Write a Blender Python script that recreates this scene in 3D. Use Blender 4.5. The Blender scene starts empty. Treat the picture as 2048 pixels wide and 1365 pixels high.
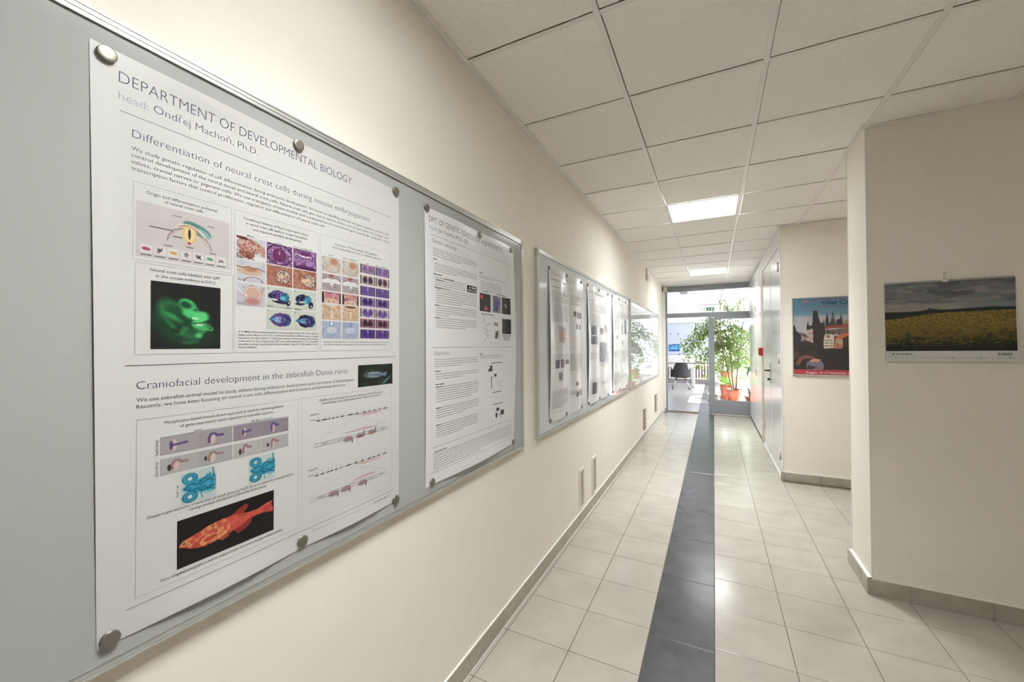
import bpy, bmesh, math, random
import numpy as np
from mathutils import Matrix, Vector

SC = bpy.context.scene
COL = SC.collection
rnd = random.Random(7)

# ------------------------------------------------------------------ camera
cd = bpy.data.cameras.new('camera'); cam = bpy.data.objects.new('camera', cd); COL.objects.link(cam)
cd.sensor_fit = 'HORIZONTAL'; cd.sensor_width = 36; cd.lens = 804.9/2048*36; cd.clip_start = .02; cd.clip_end = 300
H = 1.488
yaw, pit, rol = .4648, .0126, -.0047
right = Vector((math.cos(yaw), math.sin(yaw), 0)); f0 = Vector((-math.sin(yaw), math.cos(yaw), 0)); up0 = Vector((0, 0, 1))
fwd = f0*math.cos(pit)+up0*math.sin(pit); upp = up0*math.cos(pit)-f0*math.sin(pit)
rr = right*math.cos(rol)+upp*math.sin(rol); uu = upp*math.cos(rol)-right*math.sin(rol)
M = Matrix((rr, uu, -fwd)).transposed().to_4x4(); M.translation = Vector((0, 0, H))
cam.matrix_world = M
SC.camera = cam

# ------------------------------------------------------------------ world, sun, exposure
w = bpy.data.worlds.new('world'); SC.world = w; w.use_nodes = True
nt = w.node_tree; nt.nodes.clear()
wo = nt.nodes.new('ShaderNodeOutputWorld'); bg = nt.nodes.new('ShaderNodeBackground')
bg.inputs[0].default_value = (.82, .90, 1, 1); bg.inputs[1].default_value = 3.0
nt.links.new(bg.outputs[0], wo.inputs[0])
sl = bpy.data.lights.new('sun', 'SUN'); sl.energy = 11; sl.angle = math.radians(.6); sl.color = (1, .96, .88)
so = bpy.data.objects.new('sun', sl); COL.objects.link(so)
so.location = (8, 13, 8)
so.rotation_euler = Vector((math.cos(math.radians(36.3)), .02, math.sin(math.radians(36.3)))).to_track_quat('Z', 'Y').to_euler()
vs = SC.view_settings
vs.view_transform = 'Standard'; vs.look = 'None'; vs.exposure = 1.8; vs.gamma = 1; vs.use_curve_mapping = False
LAMP = 6.0; LAMPW = 9.6                        # diffuser radiance; watts each louvred panel throws downwards
LAMPC = (.965, 1, 1.0)
SC.cycles.diffuse_bounces = 8; SC.cycles.max_bounces = 14

# ------------------------------------------------------------------ helpers
def lin(c): return tuple(x/12.92 if x <= .04045 else ((x+.055)/1.055)**2.4 for x in c)
def s(r, g, b): return lin((r/255, g/255, b/255))

MATS = {}
def mat(name, col, rough=.5, metal=0, spec=.5, noise=0, nscale=8, bump=0, bscale=60, coat=0, emit=None, rndv=0, coatr=.1, detail=3):
    if name in MATS: return MATS[name]
    m = bpy.data.materials.new(name); m.use_nodes = True; t = m.node_tree; b = t.nodes['Principled BSDF']
    b.inputs['Base Color'].default_value = (*col, 1); b.inputs['Roughness'].default_value = rough
    b.inputs['Metallic'].default_value = metal; b.inputs['Specular IOR Level'].default_value = spec
    if coat: b.inputs['Coat Weight'].default_value = coat; b.inputs['Coat Roughness'].default_value = coatr
    if emit: b.inputs['Emission Color'].default_value = (*emit[:3], 1); b.inputs['Emission Strength'].default_value = emit[3]
    tc = None
    if noise or bump:
        tc = t.nodes.new('ShaderNodeTexCoord')
        geo = t.nodes.new('ShaderNodeNewGeometry')
    if noise or rndv:
        hs = t.nodes.new('ShaderNodeHueSaturation'); hs.inputs['Color'].default_value = (*col, 1)
        val = None
        if noise:
            n = t.nodes.new('ShaderNodeTexNoise'); n.inputs['Scale'].default_value = nscale; n.inputs['Detail'].default_value = detail
            t.links.new(geo.outputs['Position'], n.inputs['Vector'])
            mr = t.nodes.new('ShaderNodeMapRange'); mr.inputs['From Min'].default_value = .3; mr.inputs['From Max'].default_value = .7
            mr.inputs['To Min'].default_value = 1-noise; mr.inputs['To Max'].default_value = 1+noise
            t.links.new(n.outputs['Fac'], mr.inputs['Value']); val = mr.outputs[0]
        if rndv:
            oi = t.nodes.new('ShaderNodeObjectInfo'); mr2 = t.nodes.new('ShaderNodeMapRange')
            mr2.inputs['To Min'].default_value = 1-rndv; mr2.inputs['To Max'].default_value = 1+rndv
            t.links.new(oi.outputs['Random'], mr2.inputs['Value'])
            if val:
                mu = t.nodes.new('ShaderNodeMath'); mu.operation = 'MULTIPLY'
                t.links.new(val, mu.inputs[0]); t.links.new(mr2.outputs[0], mu.inputs[1]); val = mu.outputs[0]
            else: val = mr2.outputs[0]
        t.links.new(val, hs.inputs['Value']); t.links.new(hs.outputs[0], b.inputs['Base Color'])
    if bump:
        n = t.nodes.new('ShaderNodeTexNoise'); n.inputs['Scale'].default_value = bscale; n.inputs['Detail'].default_value = 4
        t.links.new(geo.outputs['Position'], n.inputs['Vector'])
        bp = t.nodes.new('ShaderNodeBump'); bp.inputs['Strength'].default_value = bump; bp.inputs['Distance'].default_value = .002
        t.links.new(n.outputs['Fac'], bp.inputs['Height']); t.links.new(bp.outputs[0], b.inputs['Normal'])
    MATS[name] = m
    return m

def print_mat(name, rough=.3, coat=0):
    m = bpy.data.materials.new(name); m.use_nodes = True; t = m.node_tree; b = t.nodes['Principled BSDF']
    a = t.nodes.new('ShaderNodeVertexColor'); a.layer_name = 'Col'
    t.links.new(a.outputs[0], b.inputs['Base Color']); b.inputs['Roughness'].default_value = rough
    b.inputs['Coat Weight'].default_value = coat
    return m

def glass_mat(name, tint=(1, 1, 1), gl=.9):
    m = bpy.data.materials.new(name); m.use_nodes = True; t = m.node_tree; t.nodes.clear()
    o = t.nodes.new('ShaderNodeOutputMaterial'); mx = t.nodes.new('ShaderNodeMixShader')
    tr = t.nodes.new('ShaderNodeBsdfTransparent'); tr.inputs[0].default_value = (*tint, 1)
    g = t.nodes.new('ShaderNodeBsdfGlossy'); g.inputs['Roughness'].default_value = .01
    fr = t.nodes.new('ShaderNodeFresnel'); fr.inputs['IOR'].default_value = 1.45
    t.links.new(fr.outputs[0], mx.inputs[0]); t.links.new(tr.outputs[0], mx.inputs[1]); t.links.new(g.outputs[0], mx.inputs[2])
    t.links.new(mx.outputs[0], o.inputs[0])
    return m

WALL = mat('cream_paint', (.85, .80, .72), .75, bump=.05, bscale=180, spec=.3, noise=.012, nscale=3)
CEILT = mat('mineral_tile', (.90, .875, .835), .9, bump=.35, bscale=420, spec=.2, noise=.03, nscale=120, rndv=.015)
GRID = mat('white_grid_steel', (.80, .78, .755), .30, spec=.8)
WHITE = mat('white_paint', (.82, .80, .78), .6)
LACQ = mat('white_lacquer', (.80, .79, .78), .16, spec=.6)
TILE = mat('beige_tile', (.45, .42, .37), .17, noise=.07, nscale=5, rndv=.035, bump=.02, bscale=30, spec=.5, detail=6)
SKIRT = mat('skirting_tile', (.40, .37, .31), .35, noise=.10, nscale=9, rndv=.05, detail=6)
DTILE = mat('charcoal_tile', (.062, .064, .072), .24, noise=.18, nscale=6, rndv=.06, bump=.015, bscale=25, detail=7)
GROUT = mat('brown_grout', (.17, .13, .10), .9)
SEAL = mat('white_sealant', (.80, .79, .77), .5)
ALU = mat('brushed_aluminium', (.56, .56, .53), .38, metal=.6)
ALUD = mat('groove_shade', (.30, .30, .27), .5, metal=.3)
CAPM = mat('grey_plastic', (.46, .47, .42), .45)
BOARD = mat('grey_enamel', (.385, .39, .372), .10, spec=.45)
BOARD2 = mat('pale_enamel', (.62, .64, .66), .03, spec=.5)
PAPER = mat('glossy_paper', (.555, .54, .525), .27, spec=.42)
PAPER2 = mat('glossy_film_paper', (.70, .69, .69), .22, spec=.55)
INK = mat('navy_ink', (.035, .035, .09), .5)
INKB = mat('black_ink', (.03, .03, .035), .5)
INKG = mat('grey_ink', (.22, .21, .20), .5)
INKL = mat('lilac_ink', (.25, .26, .36), .5)
INKR = mat('red_ink', (.45, .06, .05), .5)
INKP = mat('rose_grey_ink', (.36, .30, .28), .5)
MAG = mat('brushed_nickel', (.27, .25, .21), .45, metal=.85)
GREY = mat('grey_aluminium_frame', (.29, .305, .335), .4, metal=.15)
DARKG = mat('dark_gap', (.05, .035, .03), .7)
TAN = mat('door_edge_tan', (.55, .46, .40), .5)
CHROME = mat('chrome', (.6, .6, .6), .18, metal=1)
BLACK = mat('black_plastic', (.015, .013, .012), .4)
RED = mat('red_plastic', (.55, .035, .03), .35)
BEIGE = mat('beige_plastic', (.62, .56, .47), .5)
VENTM = mat('vent_brown', (.36, .30, .25), .5)
GLASS = glass_mat('clear_glass')
PRINT = print_mat('printed_picture', .32)
PRINTM = print_mat('matte_print', .5)
LAMPM = mat('lamp_diffuser', (.9, .9, .9), .5, emit=(*LAMPC, LAMP))

def obj(name, bm_or_mesh, m, parent=None, smooth=False):
    if isinstance(bm_or_mesh, bmesh.types.BMesh):
        me = bpy.data.meshes.new(name); bm_or_mesh.to_mesh(me); bm_or_mesh.free()
    else: me = bm_or_mesh
    for mm in (m if isinstance(m, (list, tuple)) else [m]): me.materials.append(mm)
    if smooth:
        me.polygons.foreach_set('use_smooth', [True]*len(me.polygons))
    o = bpy.data.objects.new(name, me); COL.objects.link(o)
    if parent: o.parent = parent
    return o
def empty(name, loc=(0, 0, 0), rz=0):
    o = bpy.data.objects.new(name, None); COL.objects.link(o); o.location = loc; o.rotation_euler = (0, 0, rz); o.empty_display_size = .1
    return o
def tag(o, label, cat, group=None, kind=None):
    o['label'] = label; o['category'] = cat
    if group: o['group'] = group
    if kind: o['kind'] = kind
    return o
def struct(o): o['kind'] = 'structure'; return o
def stuff(o): o['kind'] = 'stuff'; return o
def box(bm, x0, y0, z0, x1, y1, z1, bev=0, mi=0):
    if x1 < x0: x0, x1 = x1, x0
    if y1 < y0: y0, y1 = y1, y0
    if z1 < z0: z0, z1 = z1, z0
    v = [bm.verts.new(p) for p in ((x0, y0, z0), (x1, y0, z0), (x1, y1, z0), (x0, y1, z0), (x0, y0, z1), (x1, y0, z1), (x1, y1, z1), (x0, y1, z1))]
    fs = [bm.faces.new([v[i] for i in q]) for q in ((0, 3, 2, 1), (4, 5, 6, 7), (0, 1, 5, 4), (1, 2, 6, 5), (2, 3, 7, 6), (3, 0, 4, 7))]
    for f in fs: f.material_index = mi
    if bev:
        es = list({e for f in fs for e in f.edges})
        r = bmesh.ops.bevel(bm, geom=es, offset=bev, segments=1, affect='EDGES')
        for f in r['faces']: f.material_index = mi
    return bm
def B(*a, **k):
    return box(bmesh.new(), *a, **k)
def tube(bm, pts, r, n=8, mi=0):
    pts = [Vector(p) for p in pts]; rings = []
    for i, p in enumerate(pts):
        d = (pts[min(i+1, len(pts)-1)]-pts[max(i-1, 0)]).normalized()
        a = d.orthogonal().normalized() if i == 0 else (rings_a-d*rings_a.dot(d)).normalized()
        rings_a = a; b = d.cross(a); rad = r[i] if isinstance(r, (list, tuple)) else r
        rings.append([bm.verts.new(p+(a*math.cos(2*math.pi*k/n)+b*math.sin(2*math.pi*k/n))*rad) for k in range(n)])
    for i in range(len(rings)-1):
        for k in range(n):
            f = bm.faces.new((rings[i][k], rings[i][(k+1) % n], rings[i+1][(k+1) % n], rings[i+1][k])); f.material_index = mi; f.smooth = True
    for rg in (rings[0][::-1], rings[-1]):
        f = bm.faces.new(rg); f.material_index = mi
    return bm
def lathe(bm, prof, c=(0, 0, 0), n=24, axis='Z', mi=0):
    rings = []
    for r, h in prof:
        ring = []
        for k in range(n):
            a = 2*math.pi*k/n; p = (r*math.cos(a), r*math.sin(a), h)
            if axis == 'X': p = (p[2], p[0], p[1])
            ring.append(bm.verts.new((c[0]+p[0], c[1]+p[1], c[2]+p[2])))
        rings.append(ring)
    for i in range(len(rings)-1):
        for k in range(n):
            f = bm.faces.new((rings[i][k], rings[i][(k+1) % n], rings[i+1][(k+1) % n], rings[i+1][k])); f.smooth = True; f.material_index = mi
    bm.faces.new(rings[0][::-1]).material_index = mi; bm.faces.new(rings[-1]).material_index = mi
    return bm
def copy_tree(o, parent=None):
    c = o.copy(); COL.objects.link(c); c.parent = parent
    for ch in o.children: copy_tree(ch, c)
    return c

# ------------------------------------------------------------------ the room shell
WL, WLB = -1.015, -1.007      # left wall face, skirting face
CZ = 2.80
RX, RXE = .665, 2.75          # corridor right side, far right of the side space
GY = 9.70                     # glazed partition
FY = 17.2                     # far wall of the foyer

TS = 1/3
fl = struct(obj('floor', B(-4.2, -4.1, -.12, RXE+.1, FY+.2, -.0025), GROUT))
def tile_bm(w_, d_, h=.010, b=.0012):
    return B(0, 0, -h, w_, d_, 0, bev=b)
G = .0032
cache = {}
def put_tile(name, x0, x1, y0, y1, m):
    k = (name, round(x1-x0, 3), round(y1-y0, 3))
    if k in cache:
        o = bpy.data.objects.new(name, cache[k]); COL.objects.link(o); o.parent = fl
    else:
        o = obj(name, tile_bm(x1-x0-G, y1-y0-G), m, fl); cache[k] = o.data
    o.location = (x0+G/2, y0+G/2, 0)
    return o
Y0 = 1.892
rows = [Y0+TS*k for k in range(-18, 47)]
cols_l = [(-1.007, -.984), (-.984, -.6495), (-.6495, -.315)]
cols_r = [(-.0107+.3345*k, -.0107+.3345*(k+1)) for k in range(0, 8)]
far = bmesh.new(); n_t = 0
for y in rows:
    for (a, b) in cols_l+cols_r:
        thin = b-a < .1
        if a >= .64:
            if y > 5.29-TS*.9 and y+TS > 5.31+.2: continue
            if a > .9 and 3.13 < y < 3.17: continue
        b2 = min(b, .655) if (y > 5.2 and a < .66) else b
        if y >= .80 and y < 7.2 and not (a > 1.9):
            put_tile('floor_tile', a, b2, y, y+TS, TILE); n_t += 1
        elif y+TS < GY+.1: box(far, a+G/2, y+G/2, -.01, b2-G/2, y+TS-G/2, 0)
stuff(obj('distant_tiles', far, TILE, fl))
# foyer floor: same tiles, too far to tell apart one by one
ff = bmesh.new()
for j in range(int((FY-GY)/TS)+2):
    y = Y0+TS*(j+24)-.1*0
    if y+TS > FY+.05 or y < GY-.05: continue
    for i in range(-10, 9):
        a = -.0107+.3345*i if i >= 0 else -.315+.3345*(i+1)-.3345
        if a+.3345 > RXE: continue
        box(ff, a+G/2, y+G/2, -.01, a+.3345-G/2, y+TS-G/2, 0)
stuff(obj('foyer_tiles', ff, mat('foyer_tile_sky_sheen', (.62, .61, .61), .2, noise=.05, nscale=5), fl))  # corridor tile made paler: the sky's reflection is painted into its colour
fd = bmesh.new()
for k in range(-11, 26):
    y = 2.19+.597*k
    if y+.597 < .8: box(fd, -.315+G/2, y+G/2, -.01, -.0107-G/2, y+.597-G/2, 0)
    elif y < 9.0: put_tile('dark_floor_tile', -.315, -.0107, y, y+.597, DTILE)
    elif y+.597 < FY: box(fd, -.315+G/2, y+G/2, -.01, -.0107-G/2, y+.597-G/2, 0)
stuff(obj('distant_dark_tiles', fd, DTILE, fl))
struct(obj('floor_strip', B(.0, GY-.02, -.001, RX, GY+.035, .012), SEAL)).name = 'trim_1'

# walls
struct(obj('wall_left', B(WL-.15, -4.0, -.02, WL, GY+.12, 3.2), WALL))
struct(obj('wall_back', B(WL-.15, -4.15, -.02, RXE+.1, -4.0, 3.2), WALL))
struct(obj('wall_right', B(RXE, -4.0, -.02, RXE+.15, 5.35, 3.2), WALL))
wb = B(.83, 3.125, -.02, RXE, 3.50, 3.0)
struct(obj('wall_pier', wb, WALL))
wn = bmesh.new()
box(wn, RX+.01, 5.31, -.02, RXE, 5.40, 3.0); box(wn, RX+.10, 5.40, -.02, RX+.2, 7.385, 3.0)
struct(obj('wall_niche', wn, WALL))
# left wall sits behind the posts of the glazing
CR = [-1.01, -.401, .229, .833, 1.449, 2.065, 2.681]
RY = [1.56+.6157*k for k in range(-9, 13)]
ce = struct(obj('ceiling', B(WL-.1, -4.1, 2.86, RXE+.1, GY+.1, 2.92), WHITE))
tb = .012
cfar = bmesh.new(); ccache = {}
lamp_cells = []
for j in range(len(RY)-1):
    y0, y1 = RY[j], RY[j+1]
    for i in range(len(CR)-1):
        x0, x1 = CR[i], CR[i+1]
        if x0 > .8 and y0 > 5.2: continue
        if x0 > .6 and y0 > 5.1 and i >= 3: continue
        k = j-9
        if i == 1 and k in (-2, 4, 10): lamp_cells.append((x0, x1, y0, y1)); continue
        if k >= -1 and not (i > 3 and k > 2) and y0 < 8.9:
            ky = (i, round(y1-y0, 3))
            if ky in ccache:
                o = bpy.data.objects.new('ceiling_tile', ccache[ky]); COL.objects.link(o); o.parent = ce
            else:
                o = obj('ceiling_tile', B((tb+.0028 if i else .012), tb*.55, 0, x1-x0-tb*.55, y1-y0-tb-.0030, .015, bev=.001), CEILT, ce); ccache[ky] = o.data
            o.location = (x0, y0, CZ+.004+rnd.uniform(-.0006, .0012))
        else: box(cfar, x0+.006, y0+.006, CZ+.004, x1-.006, y1-.006, CZ+.018)
stuff(obj('hidden_ceiling_tiles', cfar, CEILT, ce))
for i, x in enumerate(CR[1:6]):
    ye = RY[-1] if x < .6 else (5.30 if x > .7 else RY[-1])
    obj('grid_runner', B(x-tb, -4, CZ, x+tb, ye, CZ+.003, bev=.0006), GRID, ce)
for j, y in enumerate(RY):
    xe = RXE if y < 5.3 else RX
    for i in range(6):
        a, b = CR[i], min(CR[i+1], xe)
        if b-a < .03 or (y < .2): continue
        if i == 0: a = WL+.001
        obj('grid_cross_tee', B(a+(tb if i else .014), y-tb, CZ+.0004, b-tb, y+tb, CZ+.0030, bev=.0006), GRID, ce)
# wall angle
struct(obj('trim_2', box(B(WL, -4, CZ-.001, WL+.022, RY[-1], CZ+.002), WL, -4, CZ-.020, WL+.0015, RY[-1], CZ), GRID))
struct(obj('trim_3', B(RX-.02, 5.30, CZ-.001, RX+.1, RY[-1], CZ+.002), GRID))
struct(obj('trim_4', B(.81, 3.10, CZ-.001, RXE, 3.125, CZ+.002), GRID))
struct(obj('trim_5', box(B(.808, 3.12, CZ-.001, .83, 3.52, CZ+.002), RX, 5.285, CZ-.001, RXE, 5.31, CZ+.002), GRID))
# plain drop panel between the grid and the glazing
struct(obj('trim_6', B(WL, RY[-1]+.012, CZ+.002, RX+.05, GY-.04, CZ+.02), WHITE))

# skirtings, tile by tile
def skirt(root, pts_boxes):
    for b in pts_boxes: obj('skirting_tile', B(*b, bev=.0012), SKIRT, root)
bl = struct(obj('baseboard_left', B(WL, -4, 0, WLB-.0015, GY-.2, .0915), SEAL))
obj('sealant_bead', box(B(WL, -4, .0915, WLB+.0005, GY-.2, .0955), WLB, -4, 0, WLB+.003, GY-.2, .001), SEAL, bl)
k = 0
sk = bmesh.new()
for y in rows:
    if y > GY-.5: break
    b = (WLB-.006, y+.001, .001, WLB, y+TS-.001, .091)
    if .8 < y < 6.5: skirt(bl, [b])
    else: box(sk, *b)
stuff(obj('distant_skirting_tiles', sk, SKIRT, bl))
br = struct(obj('baseboard_right', box(B(.812, 3.114, 0, RXE, 3.125, .0925), .812, 3.114, 0, .83, 3.505, .0925), SEAL))
skirt(br, [(.806, 3.108, .001, .998, 3.116, .091), (1.001, 3.108, .001, 1.333, 3.116, .091), (1.336, 3.108, .001, 1.668, 3.116, .091), (1.671, 3.108, .001, 2.0, 3.116, .091),
           (2.003, 3.108, .001, 2.336, 3.116, .091), (.8045, 3.110, .001, .813, 3.226, .091), (.8045, 3.229, .001, .813, 3.51, .091)])
bn = struct(obj('baseboard_niche', B(RX+.012, 5.303, 0, RXE, 5.31, .0925), SEAL))
skirt(bn, [(RX+.012, 5.290, .001, .996, 5.304, .091), (.999, 5.290, .001, 1.330, 5.304, .091), (1.333, 5.290, .001, 1.664, 5.304, .091), (RX-.02, 5.290, .001, RX+.009, 5.304, .091)])
# beaded corners
struct(obj('trim_7', B(RX-.004, 5.306, .092, RX+.012, 5.41, CZ), LACQ))
struct(obj('trim_8', box(B(.8275, 3.1225, .093, .8335, 3.1285, CZ), .8275, 3.4965, .093, .8335, 3.5025, CZ), WHITE))

# ------------------------------------------------------------------ ceiling lamps
names = ['ceiling panel just above the camera, over the large poster',
         'nearer and larger of the two lit ceiling panels over the corridor', 'farther lit ceiling panel close to the glass partition']
lamp_cells.sort(key=lambda c: c[2])
for q, (x0, x1, y0, y1) in enumerate(lamp_cells):
    e = empty('ceiling_light', ((x0+x1)/2, (y0+y1)/2, CZ+.003)); hx = (x1-x0)/2-tb*.6; hy = (y1-y0)/2-tb*.6
    tag(e, names[q], 'light')
    fr = bmesh.new()
    for a in ((-hx, -hy, 0, hx, -hy+.018, .03), (-hx, hy-.018, 0, hx, hy, .03), (-hx, -hy+.018, 0, -hx+.018, hy-.018, .03), (hx-.018, -hy+.018, 0, hx, hy-.018, .03)): box(fr, *a)
    obj('frame', fr, GRID, e)
    obj('diffuser', B(-hx+.018, -hy+.018, .010, hx-.018, hy-.018, .016), LAMPM, e)
    lv = bmesh.new()
    for i in range(1, 4):
        yy = -hy+2*hy*i/4; box(lv, -hx+.018, yy-.0015, .004, hx-.018, yy+.0015, .011)
    for i in range(1, 6):
        xx = -hx+2*hx*i/6; box(lv, xx-.0015, -hy+.018, .004, xx+.0015, hy-.018, .011)
    obj('louvre', lv, ALU, e)
    al = bpy.data.lights.new('panel_tubes', 'AREA'); al.shape = 'RECTANGLE'; al.size = 2*hx-.04; al.size_y = 2*hy-.04; al.energy = LAMPW*(.70 if q == 0 else .78); al.color = LAMPC; al.spread = math.radians(112)
    ao = bpy.data.objects.new('panel_tubes', al); COL.objects.link(ao); ao.parent = e; ao.location = (0, 0, .003)

# ------------------------------------------------------------------ printing tools: text, rules, painted pictures
class Sheet:
    """A wall sheet in the plane x = const: fx(y, z) gives its surface."""
    def __init__(self, fx): self.fx = fx
    def place(self, me, lift=.0004):
        n = len(me.vertices); a = np.empty(n*3); me.vertices.foreach_get('co', a); a = a.reshape(-1, 3)
        a[:, 0] = self.fx(a[:, 1], a[:, 2])+lift
        me.vertices.foreach_set('co', a.ravel()); me.update()
DG = None
def text_bm(bm, t, y0, y1, z, cap=None, thin=.012, rot=0, flip=1, mi=0, axis='Y', res=2, x=0, shear=0):
    """t drawn from y0 to y1 on baseline z, cap height in metres; axis Y: sheet x=const, axis X: sheet y=const."""
    global DG
    c = bpy.data.curves.new('t', 'FONT'); c.body = t; c.size = 1; c.resolution_u = res; c.offset = -thin; c.shear = shear
    o = bpy.data.objects.new('t', c); COL.objects.link(o)
    dg = bpy.context.evaluated_depsgraph_get(); e = o.evaluated_get(dg); me = e.to_mesh()
    co = np.empty(len(me.vertices)*3); me.vertices.foreach_get('co', co); co = co.reshape(-1, 3)
    if not len(co):
        e.to_mesh_clear(); bpy.data.objects.remove(o); return
    xmin, xmax = co[:, 0].min(), co[:, 0].max(); wd = xmax-xmin
    sx = (y1-y0)/wd; sy = (cap/.729) if cap else abs(sx)
    px = (co[:, 0]-xmin)*sx; py = co[:, 1]*sy
    if rot: px, py = -py, px
    vs_ = []
    for a, b in zip(px, py):
        vs_.append(bm.verts.new((x, y0+a, z+b) if axis == 'Y' else (y0+a, x, z+b)))
    for p in me.polygons:
        try: bm.faces.new([vs_[i] for i in p.vertices]).material_index = mi
        except ValueError: pass
    e.to_mesh_clear(); bpy.data.objects.remove(o); bpy.data.curves.remove(c)
def vtext(bm, t, y, z0, z1, cap, thin=.0, mi=0):
    c = bmesh.new(); text_bm(c, t, 0, z1-z0, 0, cap, thin)
    for v in c.verts:
        a, b = v.co.y, v.co.z; v.co = (0, y-b, z0+a)
    me = bpy.data.meshes.new('x'); c.to_mesh(me); c.free(); bm.from_mesh(me); bpy.data.meshes.remove(me)
def seg(bm, y0, z0, y1, z1, w_=.0006, mi=0, step=.02, x=0, axis='Y'):
    d = math.hypot(y1-y0, z1-z0); n = max(1, int(d/step)); ny, nz = -(z1-z0)/d*w_/2, (y1-y0)/d*w_/2
    pr = None
    for i in range(n+1):
        t = i/n; y = y0+(y1-y0)*t; z = z0+(z1-z0)*t
        if axis == 'Y': c = (bm.verts.new((x, y+ny, z+nz)), bm.verts.new((x, y-ny, z-nz)))
        else: c = (bm.verts.new((y+ny, x, z+nz)), bm.verts.new((y-ny, x, z-nz)))
        if pr: bm.faces.new((pr[0], pr[1], c[1], c[0])).material_index = mi
        pr = c
def frame(bm, y0, z0, y1, z1, w_=.0006, mi=0):
    seg(bm, y0, z0, y1, z0, w_, mi); seg(bm, y0, z1, y1, z1, w_, mi); seg(bm, y0, z0, y0, z1, w_, mi); seg(bm, y1, z0, y1, z1, w_, mi)
def ellf(bm, cy, cz, ry, rz, mi=0, n=18, x=0, axis='Y'):
    v = [bm.verts.new((x, cy+ry*math.cos(2*math.pi*k/n), cz+rz*math.sin(2*math.pi*k/n)) if axis == 'Y' else (cy+ry*math.cos(2*math.pi*k/n), x, cz+rz*math.sin(2*math.pi*k/n))) for k in range(n)]
    bm.faces.new(v).material_index = mi
def quad(bm, y0, z0, y1, z1, mi=0, x=0):
    seg(bm, y0, (z0+z1)/2, y1, (z0+z1)/2, abs(z1-z0), mi, x=x)
def dashes(bm, y0, y1, z, n, lead, h, seed, just=True, last=.6, mi=0, wmean=.012):
    """print too small to read: word-long strokes on n lines"""
    r = random.Random(seed)
    for i in range(n):
        e = y1 if i < n-1 or not last else y0+(y1-y0)*last
        y = y0; zz = z-i*lead
        while y < e-.003:
            wl = min(r.uniform(.4, 1.7)*wmean, e-y)
            seg(bm, y, zz+h*.5, y+wl, zz+h*.5, h, mi, step=.05); y += wl+h*.8
    return bm

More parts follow.
